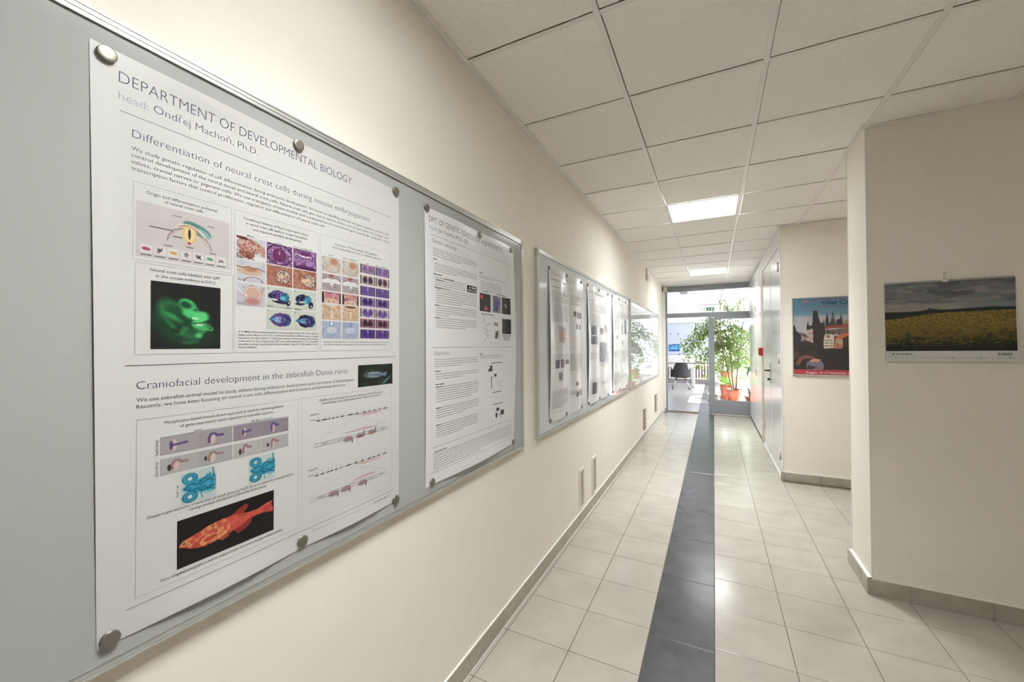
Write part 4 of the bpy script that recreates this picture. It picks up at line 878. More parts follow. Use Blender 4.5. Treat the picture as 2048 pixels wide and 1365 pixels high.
# mirror each line within its own span, so the lines stay flush right and read backwards
for v in t.verts:
    z = v.co.z; a = .36 if z > 1.945 else (.236 if z > 1.905 else .150)
    v.co.x = a+.497-v.co.x
mx.free(); P(obj('reversed_lettering', t, INKM), dl)
t = bmesh.new()
for k_, (ro, ri) in enumerate(((.056, .040), (.034, .018))):
    o_ = [(ro, 0), (0, ro), (-ro, 0), (0, -ro)]; i_ = [(ri, 0), (0, ri), (-ri, 0), (0, -ri)]
    for q in range(4):
        a, b_, c_, d_ = o_[q], o_[(q+1) % 4], i_[(q+1) % 4], i_[q]
        vsq = [t.verts.new((.567+x_, GY+.0105, 1.945+z_)) for x_, z_ in (a, b_, c_, d_)]; t.faces.new(vsq)
ellf(t, .560, 1.943, .012, .012, x=GY+.0105, axis='X')
P(obj('diamond_logo', t, BLUE), dl)

# ------------------------------------------------------------------ right side: door pair, cupboards
dr = struct(empty('door_1', (RX, 6.25, 0)))
def drb(name, *a, m=LACQ, bev=.0015): return P(obj(name, B(*a, bev=bev), m), dr)
drb('door_frame', RX, 5.405, .0, RX+.1, 7.10, .04); drb('door_frame', RX, 5.39, 2.60, RX+.1, 7.40, CZ)
drb('door_frame', RX-.004, 7.10, 0, RX+.1, 7.385, 2.60, m=TAN); drb('threshold', RX-.012, 5.38, 0, RX+.02, 7.12, .022)
drb('door_rebate', RX+.022, 5.39, .03, RX+.05, 7.11, 2.62, m=DARKG, bev=0)
for y0, y1 in ((5.435, 6.165), (6.19, 7.085)):
    P(obj('door_leaf', B(RX, y0, .045, RX+.021, y1, 2.588, bev=.002), LACQ), dr)
for z in (.25, 1.33, 2.37):
    bm = tube(bmesh.new(), [(RX-.008, 5.42, z-.055), (RX-.008, 5.42, z+.055)], .011, 10); box(bm, RX-.004, 5.40, z-.05, RX+.004, 5.44, z+.05)
    P(obj('hinge', bm, BEIGE), dr)
bm = B(RX-.010, 6.235, .99, RX, 6.275, 1.245, bev=.002); P(obj('escutcheon', bm, ALU), dr)
bm = tube(bmesh.new(), [(RX-.005, 6.255, 1.150), (RX-.050, 6.255, 1.150), (RX-.058, 6.275, 1.150), (RX-.058, 6.40, 1.148)], .011, 10); P(obj('door_handle', bm, BLACK), dr)
bm = lathe(bmesh.new(), [(.014, 0), (.014, -.03), (.011, -.032)], (RX-.008, 6.255, 1.035), 14, 'X'); P(obj('door_lock', bm, BLACK), dr)
drb('wall_plate', RX-.012, 6.95, .26, RX, 6.985, .40, m=BEIGE); drb('wall_plate', RX-.012, 6.98, 2.36, RX, 7.01, 2.50, m=BEIGE)
e = empty('fire_alarm_call_point', (RX, 7.2, 1.33)); tag(e, 'red fire alarm call point on the post between door and cupboards', 'alarm')
P(obj('housing', B(RX-.050, 7.15, 1.325, RX-.004, 7.26, 1.445, bev=.005), RED), e); P(obj('front_plate', B(RX-.055, 7.165, 1.34, RX-.050, 7.245, 1.43, bev=.001), mat('dark_red', (.35, .02, .02), .4)), e)
def cupboard(y0, y1, label, splits):
    e = empty('tall_cupboard', (RX, (y0+y1)/2, 0)); tag(e, label, 'cupboard', 'white glossy cupboards before the glazed partition')
    P(obj('carcass', B(RX+.02, y0, .0, RX+.45, y1, CZ-.01), LACQ), e); P(obj('plinth', B(RX+.012, y0, 0, RX+.02, y1, .03), DARKG), e)
    n = splits; wd = (y1-y0)/n
    for i in range(n):
        for z0, z1 in ((.028, 1.985), (1.990, CZ-.03)):
            d_ = P(obj('cupboard_door', B(RX, y0+wd*i+.002, z0, RX+.018, y0+wd*(i+1)-.002, z1, bev=.0012), LACQ), e)
            hz = 1.02 if z0 < 1 else 2.12; hy = y0+wd*i+(wd-.07 if i % 2 == 0 else .07)
            hb = tube(bmesh.new(), [(RX, hy, hz-.062), (RX-.020, hy, hz-.045), (RX-.034, hy, hz), (RX-.020, hy, hz+.045), (RX, hy, hz+.062)], .0055, 8)
            h_ = obj('handle', hb, CHROME); h_.parent = d_
    return e
cupboard(7.40, 8.55, 'nearer glossy white cupboard, right after the red alarm box', 2)
cupboard(8.555, 9.66, 'farther glossy white cupboard, touching the glazed partition', 2)

# ------------------------------------------------------------------ framed conference poster in the niche
YP = 5.31
e = empty('framed_poster', (1.07, YP, 1.16)); tag(e, 'framed conference poster with a towered old-town photograph, hung in the niche', 'poster')
x0, x1, z0, z1 = .772, 1.366, 1.163, 1.990
fr = bmesh.new()
for b in ((x0-.006, z0-.006, x1+.006, z0+.004), (x0-.006, z1-.003, x1+.006, z1+.005), (x0-.006, z0, x0+.003, z1), (x1-.003, z0, x1+.006, z1)): box(fr, b[0], YP-.020, b[1], b[2], YP, b[3], bev=.001)
P(obj('frame', fr, ALU), e); P(obj('backing', B(x0, YP-.012, z0, x1, YP-.002, z1), BLACK), e)
p = Pic(190, 236, (92, 128, 152)); p.X = 1-np.abs(1-p.X/.80); p.asp *= .8; Yc = p.Y
p.mix(sstep(.10, .22, Yc), (104, 138, 158)).mix(sstep(.20, .26, Yc), (166, 166, 172)).noise(5, .45, .75, (186, 180, 178), 3, .6, mask=sstep(.15, .3, Yc)*1.)
p.poly([(0, .66), (0, .40), (.03, .36), (.06, .50), (.14, .48), (.2, .46), (.3, .5), (1, .5), (1, .95), (0, .95)], (58, 52, 52))
dk = (56, 54, 56)
# castle on the hill
p.poly([(.60, .375), (.61, .27), (.635, .20), (.66, .27), (.67, .375)], dk).poly([(.635, .375), (.70, .30), (.72, .22), (.735, .16), (.75, .22), (.77, .30), (.80, .36), (.80, .375)], (72, 70, 68)).poly([(.80, .375), (.80, .29), (.87, .28), (.88, .19), (.90, .28), (.92, .375)], dk)
p.ell(.737, .255, .035, .02, (110, 120, 110), 0, .3).poly([(.92, .375), (.93, .30), (1, .285), (1, .375)], (150, 140, 120))
p.poly([(.48, .405), (.62, .37), (1, .345), (1, .40), (.70, .40), (.48, .425)], (150, 82, 78)).poly([(.5, .43), (1, .40), (1, .47), (.5, .475)], (120, 104, 92)).noise(24, .5, .6, (60, 52, 50), 7, .8, mask=(Yc > .42)*(Yc < .48)*(p.X > .48)*1.)
# bridge tower
p.poly([(.255, .38), (.27, .33), (.285, .30), (.30, .36), (.36, .355), (.375, .215), (.385, .165), (.455, .165), (.475, .24), (.51, .32), (.56, .33), (.575, .28), (.59, .33), (.595, .40), (.595, .58), (.38, .60), (.37, .42), (.26, .42)], (60, 54, 54))
p.poly([(.26, .42), (.37, .40), (.375, .585), (.26, .56)], (186, 158, 152)).poly([(.15, .56), (.15, .48), (.26, .48), (.26, .56)], (164, 140, 132)).noise(26, .52, .6, (70, 56, 54), 9, .8, mask=(p.X < .375)*(p.X > .12)*(Yc > .44)*(Yc < .58)*1.)
p.poly([(0, .60), (0, .38), (.03, .34), (.06, .42), (.12, .46), (.15, .50), (.12, .62)], (56, 50, 60))
# houses
p.poly([(.565, .565), (.58, .495), (.61, .465), (.66, .50), (.70, .465), (.755, .50), (.76, .65), (.57, .66)], (206, 196, 172)).poly([(.60, .50), (.62, .485), (.68, .50), (.66, .53)], (140, 92, 74)).poly([(.77, .53), (.87, .475), (1, .455), (1, .50), (.90, .53), (.90, .55), (.78, .545)], (196, 112, 86)).poly([(.78, .545), (.90, .545), (.90, .65), (.78, .65)], (198, 186, 160)).poly([(.90, .53), (1, .50), (1, .64), (.90, .64)], (74, 62, 56)).poly([(.74, .60), (.80, .58), (.90, .62), (.88, .66), (.74, .655)], (196, 126, 100))
for r_ in range(3):
    for c_ in range(6): p.poly([(.585+.03*c_, .545+.035*r_), (.600+.03*c_, .545+.035*r_), (.600+.03*c_, .565+.035*r_), (.585+.03*c_, .565+.035*r_)], (84, 66, 56))
    for c_ in range(3): p.poly([(.80+.035*c_, .56+.032*r_), (.815+.035*c_, .56+.032*r_), (.815+.035*c_, .578+.032*r_), (.80+.035*c_, .578+.032*r_)], (84, 66, 56))
p.noise(12, .50, .68, (52, 60, 46), 15, .7, mask=(p.X < .55)*(Yc > .57)*(Yc < .68)*1.)
p.poly([(0, .66), (.3, .63), (.55, .66), (.6, .70), (1, .67), (1, .935), (0, .935)], (52, 46, 46)).noise(9, .45, .7, (92, 68, 60), 16, .8, mask=(Yc > .64)*(Yc < .80)*(p.X < .55)*1.)
p.poly([(.03, .86), (.12, .77), (.25, .74), (.40, .77), (.38, .79), (.2, .79), (.10, .88)], (120, 82, 66)).poly([(.24, .935), (.25, .84), (.34, .80), (.50, .80), (.565, .86), (.56, .92), (.5, .935)], (116, 110, 122)).poly([(.30, .82), (.38, .79), (.50, .80), (.48, .83), (.34, .835)], (196, 146, 118)).poly([(.24, .93), (.28, .87), (.44, .90), (.36, .93)], (62, 58, 66))
p.poly([(0, .935), (1, .935), (1, 1), (0, 1)], (176, 64, 74))
me = p.mesh('picture', x0+.002, x1-.002, z0+.003, z1-.002, 'X', YP-.0145); P(obj('picture', me, PRINTM, None, True), e)
t = bmesh.new(); text_bm(t, 'Glial Cells', 1.030, 1.318, 1.9150, .040, -.02, axis='X', x=YP-.0155); P(obj('title_lettering', t, mat('dark_blue_ink', (.02, .05, .13), .5)), e)
t = bmesh.new(); text_bm(t, '10th European meeting on', .955, 1.345, 1.963, .017, -.012, axis='X', x=YP-.0155); text_bm(t, 'in Health and Disease', .990, 1.335, 1.884, .018, -.012, axis='X', x=YP-.0155)
P(obj('red_lettering', t, mat('crimson_ink', (.34, .07, .10), .5)), e)
t = bmesh.new(); text_bm(t, 'Prague, 13–17 September 2011', .888, 1.300, 1.181, .019, -.014, axis='X', x=YP-.0155); P(obj('white_lettering', t, WHITE), e)
t = bmesh.new()
for cx, cz, r_, mi in ((.835, 1.965, .008, 0), (.872, 1.952, .010, 1), (.885, 1.962, .012, 1), (.900, 1.948, .010, 1)): ellf(t, cx, cz, r_, r_*1.2, mi, x=YP-.0155, axis='X')
P(obj('emblem', t, [mat('green_print', (.03, .25, .14), .5), mat('pink_print', (.5, .14, .2), .5)]), e)

# ------------------------------------------------------------------ wall calendar on the pier
YC = 3.125
e = empty('wall_calendar', (1.17, YC, 1.39)); tag(e, 'wall calendar with a yellow field photograph, open at 5/2021, on the near right wall', 'calendar')
xl, xr = .902, 1.440
def ycal(x, z): return YC-.010-.010*max(0, (1.62-z)/.23)*(.5+.5*abs((x-1.17)/.27))
bm = bmesh.new(); gr = []
for j in range(21):
    z = 1.388+(1.842-1.388)*j/20; row = []
    for i in range(25):
        u = i/24; x = (xl+.004*(1-j/20))+(xr+.008*(1-j/20)-xl)*u; row.append(bm.verts.new((x, ycal(x, z), z+.003*u)))
    gr.append(row)
for j in range(20):
    for i in range(24): bm.faces.new((gr[j][i], gr[j][i+1], gr[j+1][i+1], gr[j+1][i])).smooth = True
P(obj('page', bm, mat('calendar_paper', (.70, .69, .67), .4)), e)
P(obj('page_stack', B(xl+.003, YC-.009, 1.395, xr-.003, YC-.002, 1.835), mat('calendar_paper', (.7, .7, .7))), e)
p = Pic(300, 216, (118, 118, 122)); X, Yv = p.X, p.Y
p.mix(sstep(.0, .5, Yv)*.5, (150, 150, 150)); st = vnoise(300, 216, 5, 16, 5, 5)
p.mix(np.clip((st-.45)/.16, 0, 1)*.75, (86, 88, 98)); st2 = vnoise(300, 216, 7, 22, 11, 5); p.mix(np.clip((st2-.55)/.14, 0, 1)*.55, (168, 160, 152))
p.mix(sstep(.26, .34, Yv)*(1-sstep(.5, .8, X))*.75*(1-np.clip((st2-.5)*2, 0, .6)), (176, 168, 152)); p.mix(sstep(.26, .34, Yv)*sstep(.45, .8, X)*.5, (120, 136, 140))
hz = .405+.012*np.sin(X*5+1)-.022*np.exp(-((X-.38)/.055)**2)-.010*sstep(.6, .85, X)
p.mix(np.clip((Yv-hz)*216/1.5, 0, 1), (38, 42, 48)); p.mix(np.clip((Yv-(hz+.035))*216/1.5, 0, 1)*.8*(np.abs(Yv-hz-.05) < .03), (44, 42, 40))
for xx in (.362, .375): p.line([(xx, .375), (xx, .40)], .006, (40, 42, 48))
fd_ = .525-.07*sstep(0, .5, X)-.025*X
fm = np.clip((Yv-fd_)*216/1.5, 0, 1); p.mix(fm, (128, 108, 54)); n1 = vnoise(300, 216, 60, 60, 21, 3); n2 = vnoise(300, 216, 26, 26, 23, 4)
p.mix(fm*np.clip((n1-.45)*6, 0, 1)*.6, (168, 140, 72)); p.mix(fm*np.clip((.5-n1)*6, 0, 1)*.5, (92, 80, 40)); p.mix(fm*np.clip((n1-.5)*6, 0, 1)*.6*sstep(.55, .75, Yv), (64, 62, 30))
low = sstep(.70, .92, Yv+(n2-.5)*.35+.06*X-.03); p.mix(low, (34, 38, 24)); p.mix(low*np.clip((n1-.60)*9, 0, 1)*(1-sstep(.85, .98, Yv)), (138, 124, 56)); p.mix(sstep(.88, 1.0, Yv)*.6, (24, 28, 20))
me = p.mesh('picture', xl+.004, xr-.001, 1.448, 1.839, 'X', 0)
a = np.empty(len(me.vertices)*3); me.vertices.foreach_get('co', a); a = a.reshape(-1, 3); a[:, 1] = [ycal(x_, z_)-.0006 for x_, z_ in zip(a[:, 0], a[:, 2])]; a[:, 2] += .003*(a[:, 0]-xl)/(xr-xl); me.vertices.foreach_set('co', a.ravel())
P(obj('picture', me, PRINTM, None, True), e)
t = bmesh.new()
text_bm(t, 'DYHEX', .952, 1.025, 1.4265, .0085, -.03, axis='X'); text_bm(t, '5/2021', 1.365, 1.418, 1.4265, .0125, -.03, axis='X')
for i in range(31):
    x = .948+.0158*i; bold = i+1 in (2, 9, 16, 23, 30)
    text_bm(t, str(i+1), x, x+(.0045 if i < 9 else .0075), 1.409, .0075 if bold else .0055, -.03 if bold else .0, axis='X')
ellf(t, .940, 1.4305, .007, .0052, axis='X', n=4); dashes(t, 0, 0, 0, 0, 0, 0, 0)
for v in t.verts: v.co.y = ycal(v.co.x, v.co.z)-.0012
P(obj('lettering', t, mat('slate_ink', (.05, .05, .07), .5)), e)
bm = bmesh.new()
for i in range(58):
    x = xl+.006+(xr-xl-.012)*i/57
    if abs(x-1.168) < .012: continue
    tube(bm, [(x, YC-.012, 1.832+.003*i/57), (x, YC-.0145, 1.842+.003*i/57), (x, YC-.009, 1.849+.003*i/57), (x, YC-.004, 1.842+.003*i/57)], .0011, 5)
P(obj('wire_binding', bm, mat('dark_wire', (.12, .13, .17), .4, metal=.5)), e)
bm = tube(bmesh.new(), [(1.155, YC-.010, 1.845), (1.160, YC-.012, 1.850), (1.166, YC-.012, 1.866), (1.172, YC-.012, 1.850), (1.180, YC-.010, 1.846)], .0013, 6); box(bm, 1.158, YC-.006, 1.838, 1.178, YC-.012, 1.850); P(obj('hanger', bm, WHITE), e)
bm = bmesh.new()
for i in range(4): box(bm, 1.162, YC-.010, 1.862+.009*i, 1.172, YC, 1.867+.009*i, bev=.001)
tube(bm, [(1.167, YC, 1.858), (1.167, YC-.012, 1.862), (1.167, YC-.010, 1.90)], .002, 6); tag(obj('wall_hook', bm, mat('clear_white_plastic', (.75, .74, .68), .3)), 'small translucent white hook above the rape field calendar', 'hook')

# ------------------------------------------------------------------ the foyer beyond the glazing
FZ = 3.06
FW = mat('foyer_white', (.80, .80, .82), .6)
struct(obj('wall_foyer_left', B(-4.2, GY+.1, -.02, -4.05, FY+.2, FZ+.2), FW))
wf = bmesh.new(); WX0, WX1, WZ0, WZ1 = .20, 2.45, .25, 2.62
box(wf, -4.2, FY, -.02, WX0, FY+.2, FZ+.2); box(wf, WX1, FY, -.02, RXE+.1, FY+.2, FZ+.2); box(wf, WX0, FY, WZ1, WX1, FY+.2, FZ+.2); box(wf, WX0, FY, -.02, WX1, FY+.2, WZ0)
struct(obj('wall_far', wf, FW))
wd_ = bmesh.new(); box(wd_, -4.2, GY, -.02, -.995, GY+.12, FZ+.2); box(wd_, RX+.3, GY, -.02, RXE+.1, GY+.12, FZ+.2); box(wd_, -.995, GY+.02, 2.80, RX+.4, GY+.12, FZ+.2)
struct(obj('wall_foyer_front', wd_, FW))
SX = RXE; SW = [(11.5, 13.3), (13.5, 15.3), (15.5, 16.95)]
ws = bmesh.new(); box(ws, SX, GY+.1, -.02, SX+.2, FY+.2, .30); box(ws, SX, GY+.1, 2.62, SX+.2, FY+.2, FZ+.2)
ye = GY+.1
for a, b_ in SW+[(FY+.2, 0)]:
    box(ws, SX, ye, .30, SX+.2, a, 2.62); ye = b_
struct(obj('wall_foyer_right', ws, FW))
struct(obj('ceiling_foyer', B(-4.2, GY+.1, FZ, RXE+.2, FY+.2, FZ+.15), FW))
struct(obj('trim_9', B(-.02+.25, GY+.12, FZ-.16, .55, FY, FZ), FW))
def window(n, pts, axis):
    e = struct(empty('window_%d' % n, (0, 0, 0))); a, b_, z0, z1, c = pts; f_ = .055
    def bb(nm, u0, u1, v0, v1, m=WHITE, dd=.06, off=.05):
        if axis == 'X': o = obj(nm, B(u0, c+off, v0, u1, c+off+dd, v1), m)
        else: o = obj(nm, B(c+off, u0, v0, c+off+dd, u1, v1), m)
        o.parent = e
    bb('window_frame', a, b_, z0, z0+f_); bb('window_frame', a, b_, z1-f_, z1); bb('window_frame', a, a+f_, z0+f_, z1-f_); bb('window_frame', b_-f_, b_, z0+f_, z1-f_)
    m_ = (a+b_)/2; bb('mullion', m_-.04, m_+.04, z0+f_, z1-f_); bb('mullion', a+f_, b_-f_, z1-.62, z1-.56)
    bb('glass_pane', a+f_, b_-f_, z0+f_, z1-f_, GLASS, .006, .07)
    bb('window_sill', a-.03, b_+.03, z0-.03, z0, LACQ, .12, -.06)
window(1, (WX0, WX1, WZ0, WZ1, FY), 'X')
for i, (a, b_) in enumerate(SW): window(2+i, (a, b_, .30, 2.62, SX), 'Y')
struct(obj('ground_outside', B(-30, GY, -.6, 60, 70, -.5), mat('pale_paving', (.55, .56, .54), .9)))
# radiator
e = empty('radiator', (-1.6, FY-.1, .16)); tag(e, 'long white column radiator below the foyer whiteboard', 'radiator')
P(obj('top_pipe', B(-3.0, FY-.13, .70, -.02, FY-.07, .755, bev=.01), WHITE), e); P(obj('bottom_pipe', B(-3.0, FY-.13, .17, -.02, FY-.07, .225, bev=.01), WHITE), e)
P(obj('backing', B(-3.05, FY-.03, .12, .0, FY-.005, .80), mat('rose_grey_wall', (.42, .32, .31), .8)), e)
for i in range(30): P(obj('column', B(-3.0+.1*i, FY-.16, .16, -2.948+.1*i, FY-.05, .765, bev=.008), WHITE), e)
struct(obj('baseboard_far', B(-4.05, FY-.015, 0, .15, FY, .10), mat('lilac_plinth', (.50, .46, .50), .5)))
# foyer board, poster, sign
e = empty('whiteboard', (-1.5, FY, 1.12)); tag(e, 'pale blue-white board on the far wall of the foyer, above the radiator', 'whiteboard')
P(obj('board_surface', B(-3.3, FY-.02, 1.13, -.20, FY, 2.34), mat('pale_blue_board', (.58, .64, .80), .3)), e); P(obj('frame_rail', B(-3.32, FY-.026, 1.115, -.18, FY, 1.135), ALU), e); P(obj('frame_rail', B(-3.32, FY-.026, 2.335, -.18, FY, 2.355), ALU), e)
e = empty('event_poster', (-1.41, FY-.02, 1.25)); tag(e, 'small blue landscape-format poster hanging on the foyer whiteboard', 'poster')
p = Pic(60, 42, (40, 120, 190)); p.noise(6, .4, .65, (110, 190, 220), 3, .8).ell(.5, .48, .2, .16, (170, 215, 230), 0, ring=.3).poly([(0, .86), (1, .86), (1, 1), (0, 1)], (40, 50, 140)).poly([(0, 0), (1, 0), (1, .10), (0, .10)], (30, 60, 140)).ell(.15, .03, .16, .07, (240, 170, 60), 0, .3).ell(.96, .9, .06, .08, (200, 60, 100), 0, .4)
P(obj('picture', p.mesh('picture', -1.62, -1.20, 1.252, 1.533, 'X', FY-.031), PRINTM), e); P(obj('sheet', B(-1.62, FY-.030, 1.252, -1.20, FY-.021, 1.533), WHITE), e)
bm = bmesh.new(); [tube(bm, [(a, FY-.028, 1.53), (a, FY-.028, 1.935)], .003, 5) for a in (-1.524, -1.265)]; P(obj('cord', bm, WHITE), e)
for a, l in ((-1.524, 'left'), (-1.265, 'right')):
    o = obj('magnet', lathe(bmesh.new(), [(.02, 0), (.02, .012)], (0, 0, 0), 12), BLACK); o.location = (a, FY-.021, 1.937); o.rotation_euler = (math.pi/2, 0, 0)
    tag(o, f'{l} of the two dark magnets above the blue foyer poster', 'magnet', 'magnets on the foyer board')
e = empty('exit_sign', (-.14, FY-.3, 2.72)); tag(e, 'green emergency exit sign with running figure, high on the far foyer wall', 'sign')
sx0, sx1, sz0, sz1, sy = -.300, .022, 2.795, 2.925, FY-.14
P(obj('housing', B(sx0-.012, sy, sz0-.012, sx1+.012, sy+.10, sz1+.012, bev=.004), WHITE), e); GRN = mat('exit_green', (.005, .14, .08), .4)
P(obj('sign_face', B(sx0, sy-.004, sz0, sx1, sy, sz1), GRN), e)
t = bmesh.new(); yq = sy-.0055
def fq(pts):
    t.faces.new([t.verts.new((x_, yq, z_)) for x_, z_ in pts])
u = lambda a: sx0+(sx1-sx0)*a
v_ = lambda a: sz0+(sz1-sz0)*a
fq([(u(.02), v_(.06)), (u(.18), v_(.06)), (u(.18), v_(.94)), (u(.02), v_(.94))])
fq([(u(.375), v_(.9)), (u(.375), v_(.42)), (u(.43), v_(.42)), (u(.43), v_(.9))]); fq([(u(.30), v_(.46)), (u(.40), v_(.08)), (u(.50), v_(.46))])
ellf(t, u(.80), v_(.84), .010, .012, x=yq, axis='X')
fq([(u(.70), v_(.72)), (u(.82), v_(.74)), (u(.80), v_(.40)), (u(.70), v_(.42))])
for a in (((.70, .42), (.60, .14), (.65, .10), (.76, .40)), ((.76, .42), (.90, .28), (.96, .06), (.90, .06), (.85, .24), (.74, .34)), ((.70, .72), (.60, .58), (.63, .50), (.72, .62)), ((.82, .74), (.93, .62), (.90, .55), (.80, .64))): fq([(u(b_), v_(c_)) for b_, c_ in a])
P(obj('pictogram', t, WHITE), e)
e = empty('ceiling_vent', (-.78, 12.95, FZ)); tag(e, 'square grey air vent in the foyer ceiling', 'vent')
P(obj('vent_plate', B(-.90, 12.5, FZ-.02, -.66, 13.3, FZ, bev=.004), mat('pale_grey', (.55, .56, .62), .5)), e)
vb = bmesh.new(); [box(vb, -.88, 12.55+.09*i, FZ-.024, -.68, 12.59+.09*i, FZ-.018) for i in range(8)]; P(obj('vent_slot', vb, mat('mid_grey', (.35, .36, .42), .5)), e)
# table
e = empty('table', (-1.4, 15.7, 0)); tag(e, 'white table with square metal legs near the foyer radiator', 'table')
P(obj('tabletop', B(-2.35, 15.32, .705, -.60, 16.12, .735, bev=.003), WHITE), e)
for x_ in (-2.30, -.70):
    for y_ in (15.36, 16.00): P(obj('leg', B(x_, y_, .0, x_+.075, y_+.075, .705, bev=.004), mat('pale_metal', (.62, .64, .68), .35, metal=.3)), e)
# chair
FAB = mat('charcoal_fabric', (.055, .05, .058), .85, bump=.2, bscale=300)
def chair():
    e = empty('armchair', (0, 0, 0))
    bm = bmesh.new(); n = 20; rows_ = []
    for j in range(9):
        t_ = j/8; z = .40+.50*t_; row = []
        for i in range(n+1):
            a = -1.75+3.5*i/n; cut = 1-.46*min(1, max(0, abs(a)-.62)/.22)
            zz = .40+(z-.40)*cut; rx, ry = .325-.01*t_, .27+.05*t_*(1 if abs(a) < .9 else .3)
            row.append((rx*math.sin(a), -ry*math.cos(a), zz))
        rows_.append(row)
    def shell(off):
        return [[bm.verts.new((x*(1-off/.27), y*(1-off/.27), z)) for x, y, z in r] for r in rows_]
    A, C_ = shell(0), shell(.035)
    for j in range(8):
        for i in range(n):
            bm.faces.new((A[j][i], A[j][i+1], A[j+1][i+1], A[j+1][i])).smooth = True; bm.faces.new((C_[j][i+1], C_[j][i], C_[j+1][i], C_[j+1][i+1])).smooth = True
    for i in range(n):
        bm.faces.new((A[8][i], A[8][i+1], C_[8][i+1], C_[8][i])); bm.faces.new((A[0][i+1], A[0][i], C_[0][i], C_[0][i+1]))
    for j in range(8):
        bm.faces.new((A[j][0], A[j+1][0], C_[j+1][0], C_[j][0])); bm.faces.new((A[j+1][n], A[j][n], C_[j][n], C_[j+1][n]))
    obj('backrest', bm, FAB, e); obj('seat', B(-.235, -.225, .385, .235, .27, .47, bev=.025), FAB, e)
    for sx_ in (-1, 1):
        for sy_ in (-1, 1):
            l_ = obj('leg', tube(bmesh.new(), [(sx_*.12, sy_*.10, .39), (sx_*.26, sy_*.24, .05)], [.018, .012], 10), CHROME, e)
            obj('caster', lathe(bmesh.new(), [(.006, -.014), (.024, -.012), (.024, .012), (.006, .014)], (sx_*.265, sy_*.245, .0245), 12, 'X'), BLACK, l_)
    return e
c0 = chair(); c0.location = (-1.03, 14.98, 0); c0.rotation_euler = (0, 0, .12); tag(c0, 'charcoal armchair on chrome legs, whole in view, at the white foyer table', 'chair', 'armchairs at the foyer table')
c1 = copy_tree(c0); c1.location = (-1.80, 15.02, 0); tag(c1, 'second charcoal armchair, mostly hidden behind the left post of the partition', 'chair', 'armchairs at the foyer table')

# ------------------------------------------------------------------ plants
TERR = mat('terracotta_plastic', (.62, .22, .15), .45); SOIL = mat('soil', (.06, .04, .03), .9, bump=.6, bscale=80); BARK = mat('bark', (.30, .24, .19), .8, bump=.3, bscale=90)
def leafmat(name, col, tr=.45):
    m = bpy.data.materials.new(name); m.use_nodes = True; t_ = m.node_tree; b_ = t_.nodes['Principled BSDF']; out = t_.nodes['Material Output']
    at = t_.nodes.new('ShaderNodeVertexColor'); at.layer_name = 'Col'; mul = t_.nodes.new('ShaderNodeMixRGB'); mul.blend_type = 'MULTIPLY'; mul.inputs[0].default_value = 1; mul.inputs[1].default_value = (*col, 1)
    t_.links.new(at.outputs[0], mul.inputs[2]); t_.links.new(mul.outputs[0], b_.inputs['Base Color']); b_.inputs['Roughness'].default_value = .35
    tl = t_.nodes.new('ShaderNodeBsdfTranslucent'); br_ = t_.nodes.new('ShaderNodeMixRGB'); br_.blend_type = 'MULTIPLY'; br_.inputs[0].default_value = 1; br_.inputs[1].default_value = (2.0, 1.9, 1.2, 1); t_.links.new(mul.outputs[0], br_.inputs[2]); t_.links.new(br_.outputs[0], tl.inputs[0])
    mx_ = t_.nodes.new('ShaderNodeMixShader'); mx_.inputs[0].default_value = tr; t_.links.new(b_.outputs[0], mx_.inputs[1]); t_.links.new(tl.outputs[0], mx_.inputs[2]); t_.links.new(mx_.outputs[0], out.inputs[0])
    return m
LEAF = leafmat('ficus_leaf', (.22, .33, .17), .45); LEAFD = leafmat('dark_leaf', (.08, .22, .11), .25)
def leaves_mesh(name, items, m, parent):
    """items: (position, direction, normal, length, width, tint)"""
    vs_, fs_, cs_ = [], [], []
    for pos, d, nrm, L, W, tint in items:
        d = d.normalized(); sd_ = d.cross(nrm).normalized(); nn = sd_.cross(d).normalized(); b = len(vs_)
        for u_, s_, h_ in ((0, 0, 0), (.35, .5, .05), (.35, 0, 0), (.35, -.5, .05), (.72, .32, .03), (.72, 0, -.03), (.72, -.32, .03), (1, 0, -.14)):
            vs_.append(pos+d*L*u_+sd_*W*s_+nn*L*h_)
        fs_ += [(b, b+1, b+2), (b, b+2, b+3), (b+1, b+4, b+5, b+2), (b+2, b+5, b+6, b+3), (b+4, b+7, b+5), (b+5, b+7, b+6)]; cs_ += [tint]*8
    me = bpy.data.meshes.new(name); me.from_pydata([tuple(v) for v in vs_], [], fs_)
    ca = me.color_attributes.new('Col', 'FLOAT_COLOR', 'POINT'); ca.data.foreach_set('color', [c for t_ in cs_ for c in (*t_, 1)])
    return obj(name, me, m, parent)
def pot(e, x, y, z0, r, h, m=TERR):
    P(obj('pot', lathe(bmesh.new(), [(r*.70, z0), (r*.72, z0+.01), (r*.92, z0+h*.82), (r*1.0, z0+h*.84), (r*1.02, z0+h), (r*.93, z0+h), (r*.90, z0+h*.86), (r*.3, z0+h*.855)], (x, y, 0), 28), m), e)
    P(obj('soil', lathe(bmesh.new(), [(r*.90, z0+h*.86), (r*.88, z0+h*.885), (r*.2, z0+h*.90)], (x, y, 0), 20), SOIL), e)
    P(obj('saucer', lathe(bmesh.new(), [(r*.9, z0-.012), (r*1.15, z0+.022), (r*1.18, z0+.024), (r*1.12, z0+.018), (r*.7, z0-.002)], (x, y, 0), 28), m), e)
fe = empty('ficus_tree', (.47, 12.0, 0)); tag(fe, 'tall weeping fig tree in a terracotta pot behind the glass door', 'potted plant')
pot(fe, .47, 12.0, .035, .20, .30)
rt = random.Random(11); lv = []; brs = bmesh.new(); trunk = bmesh.new()
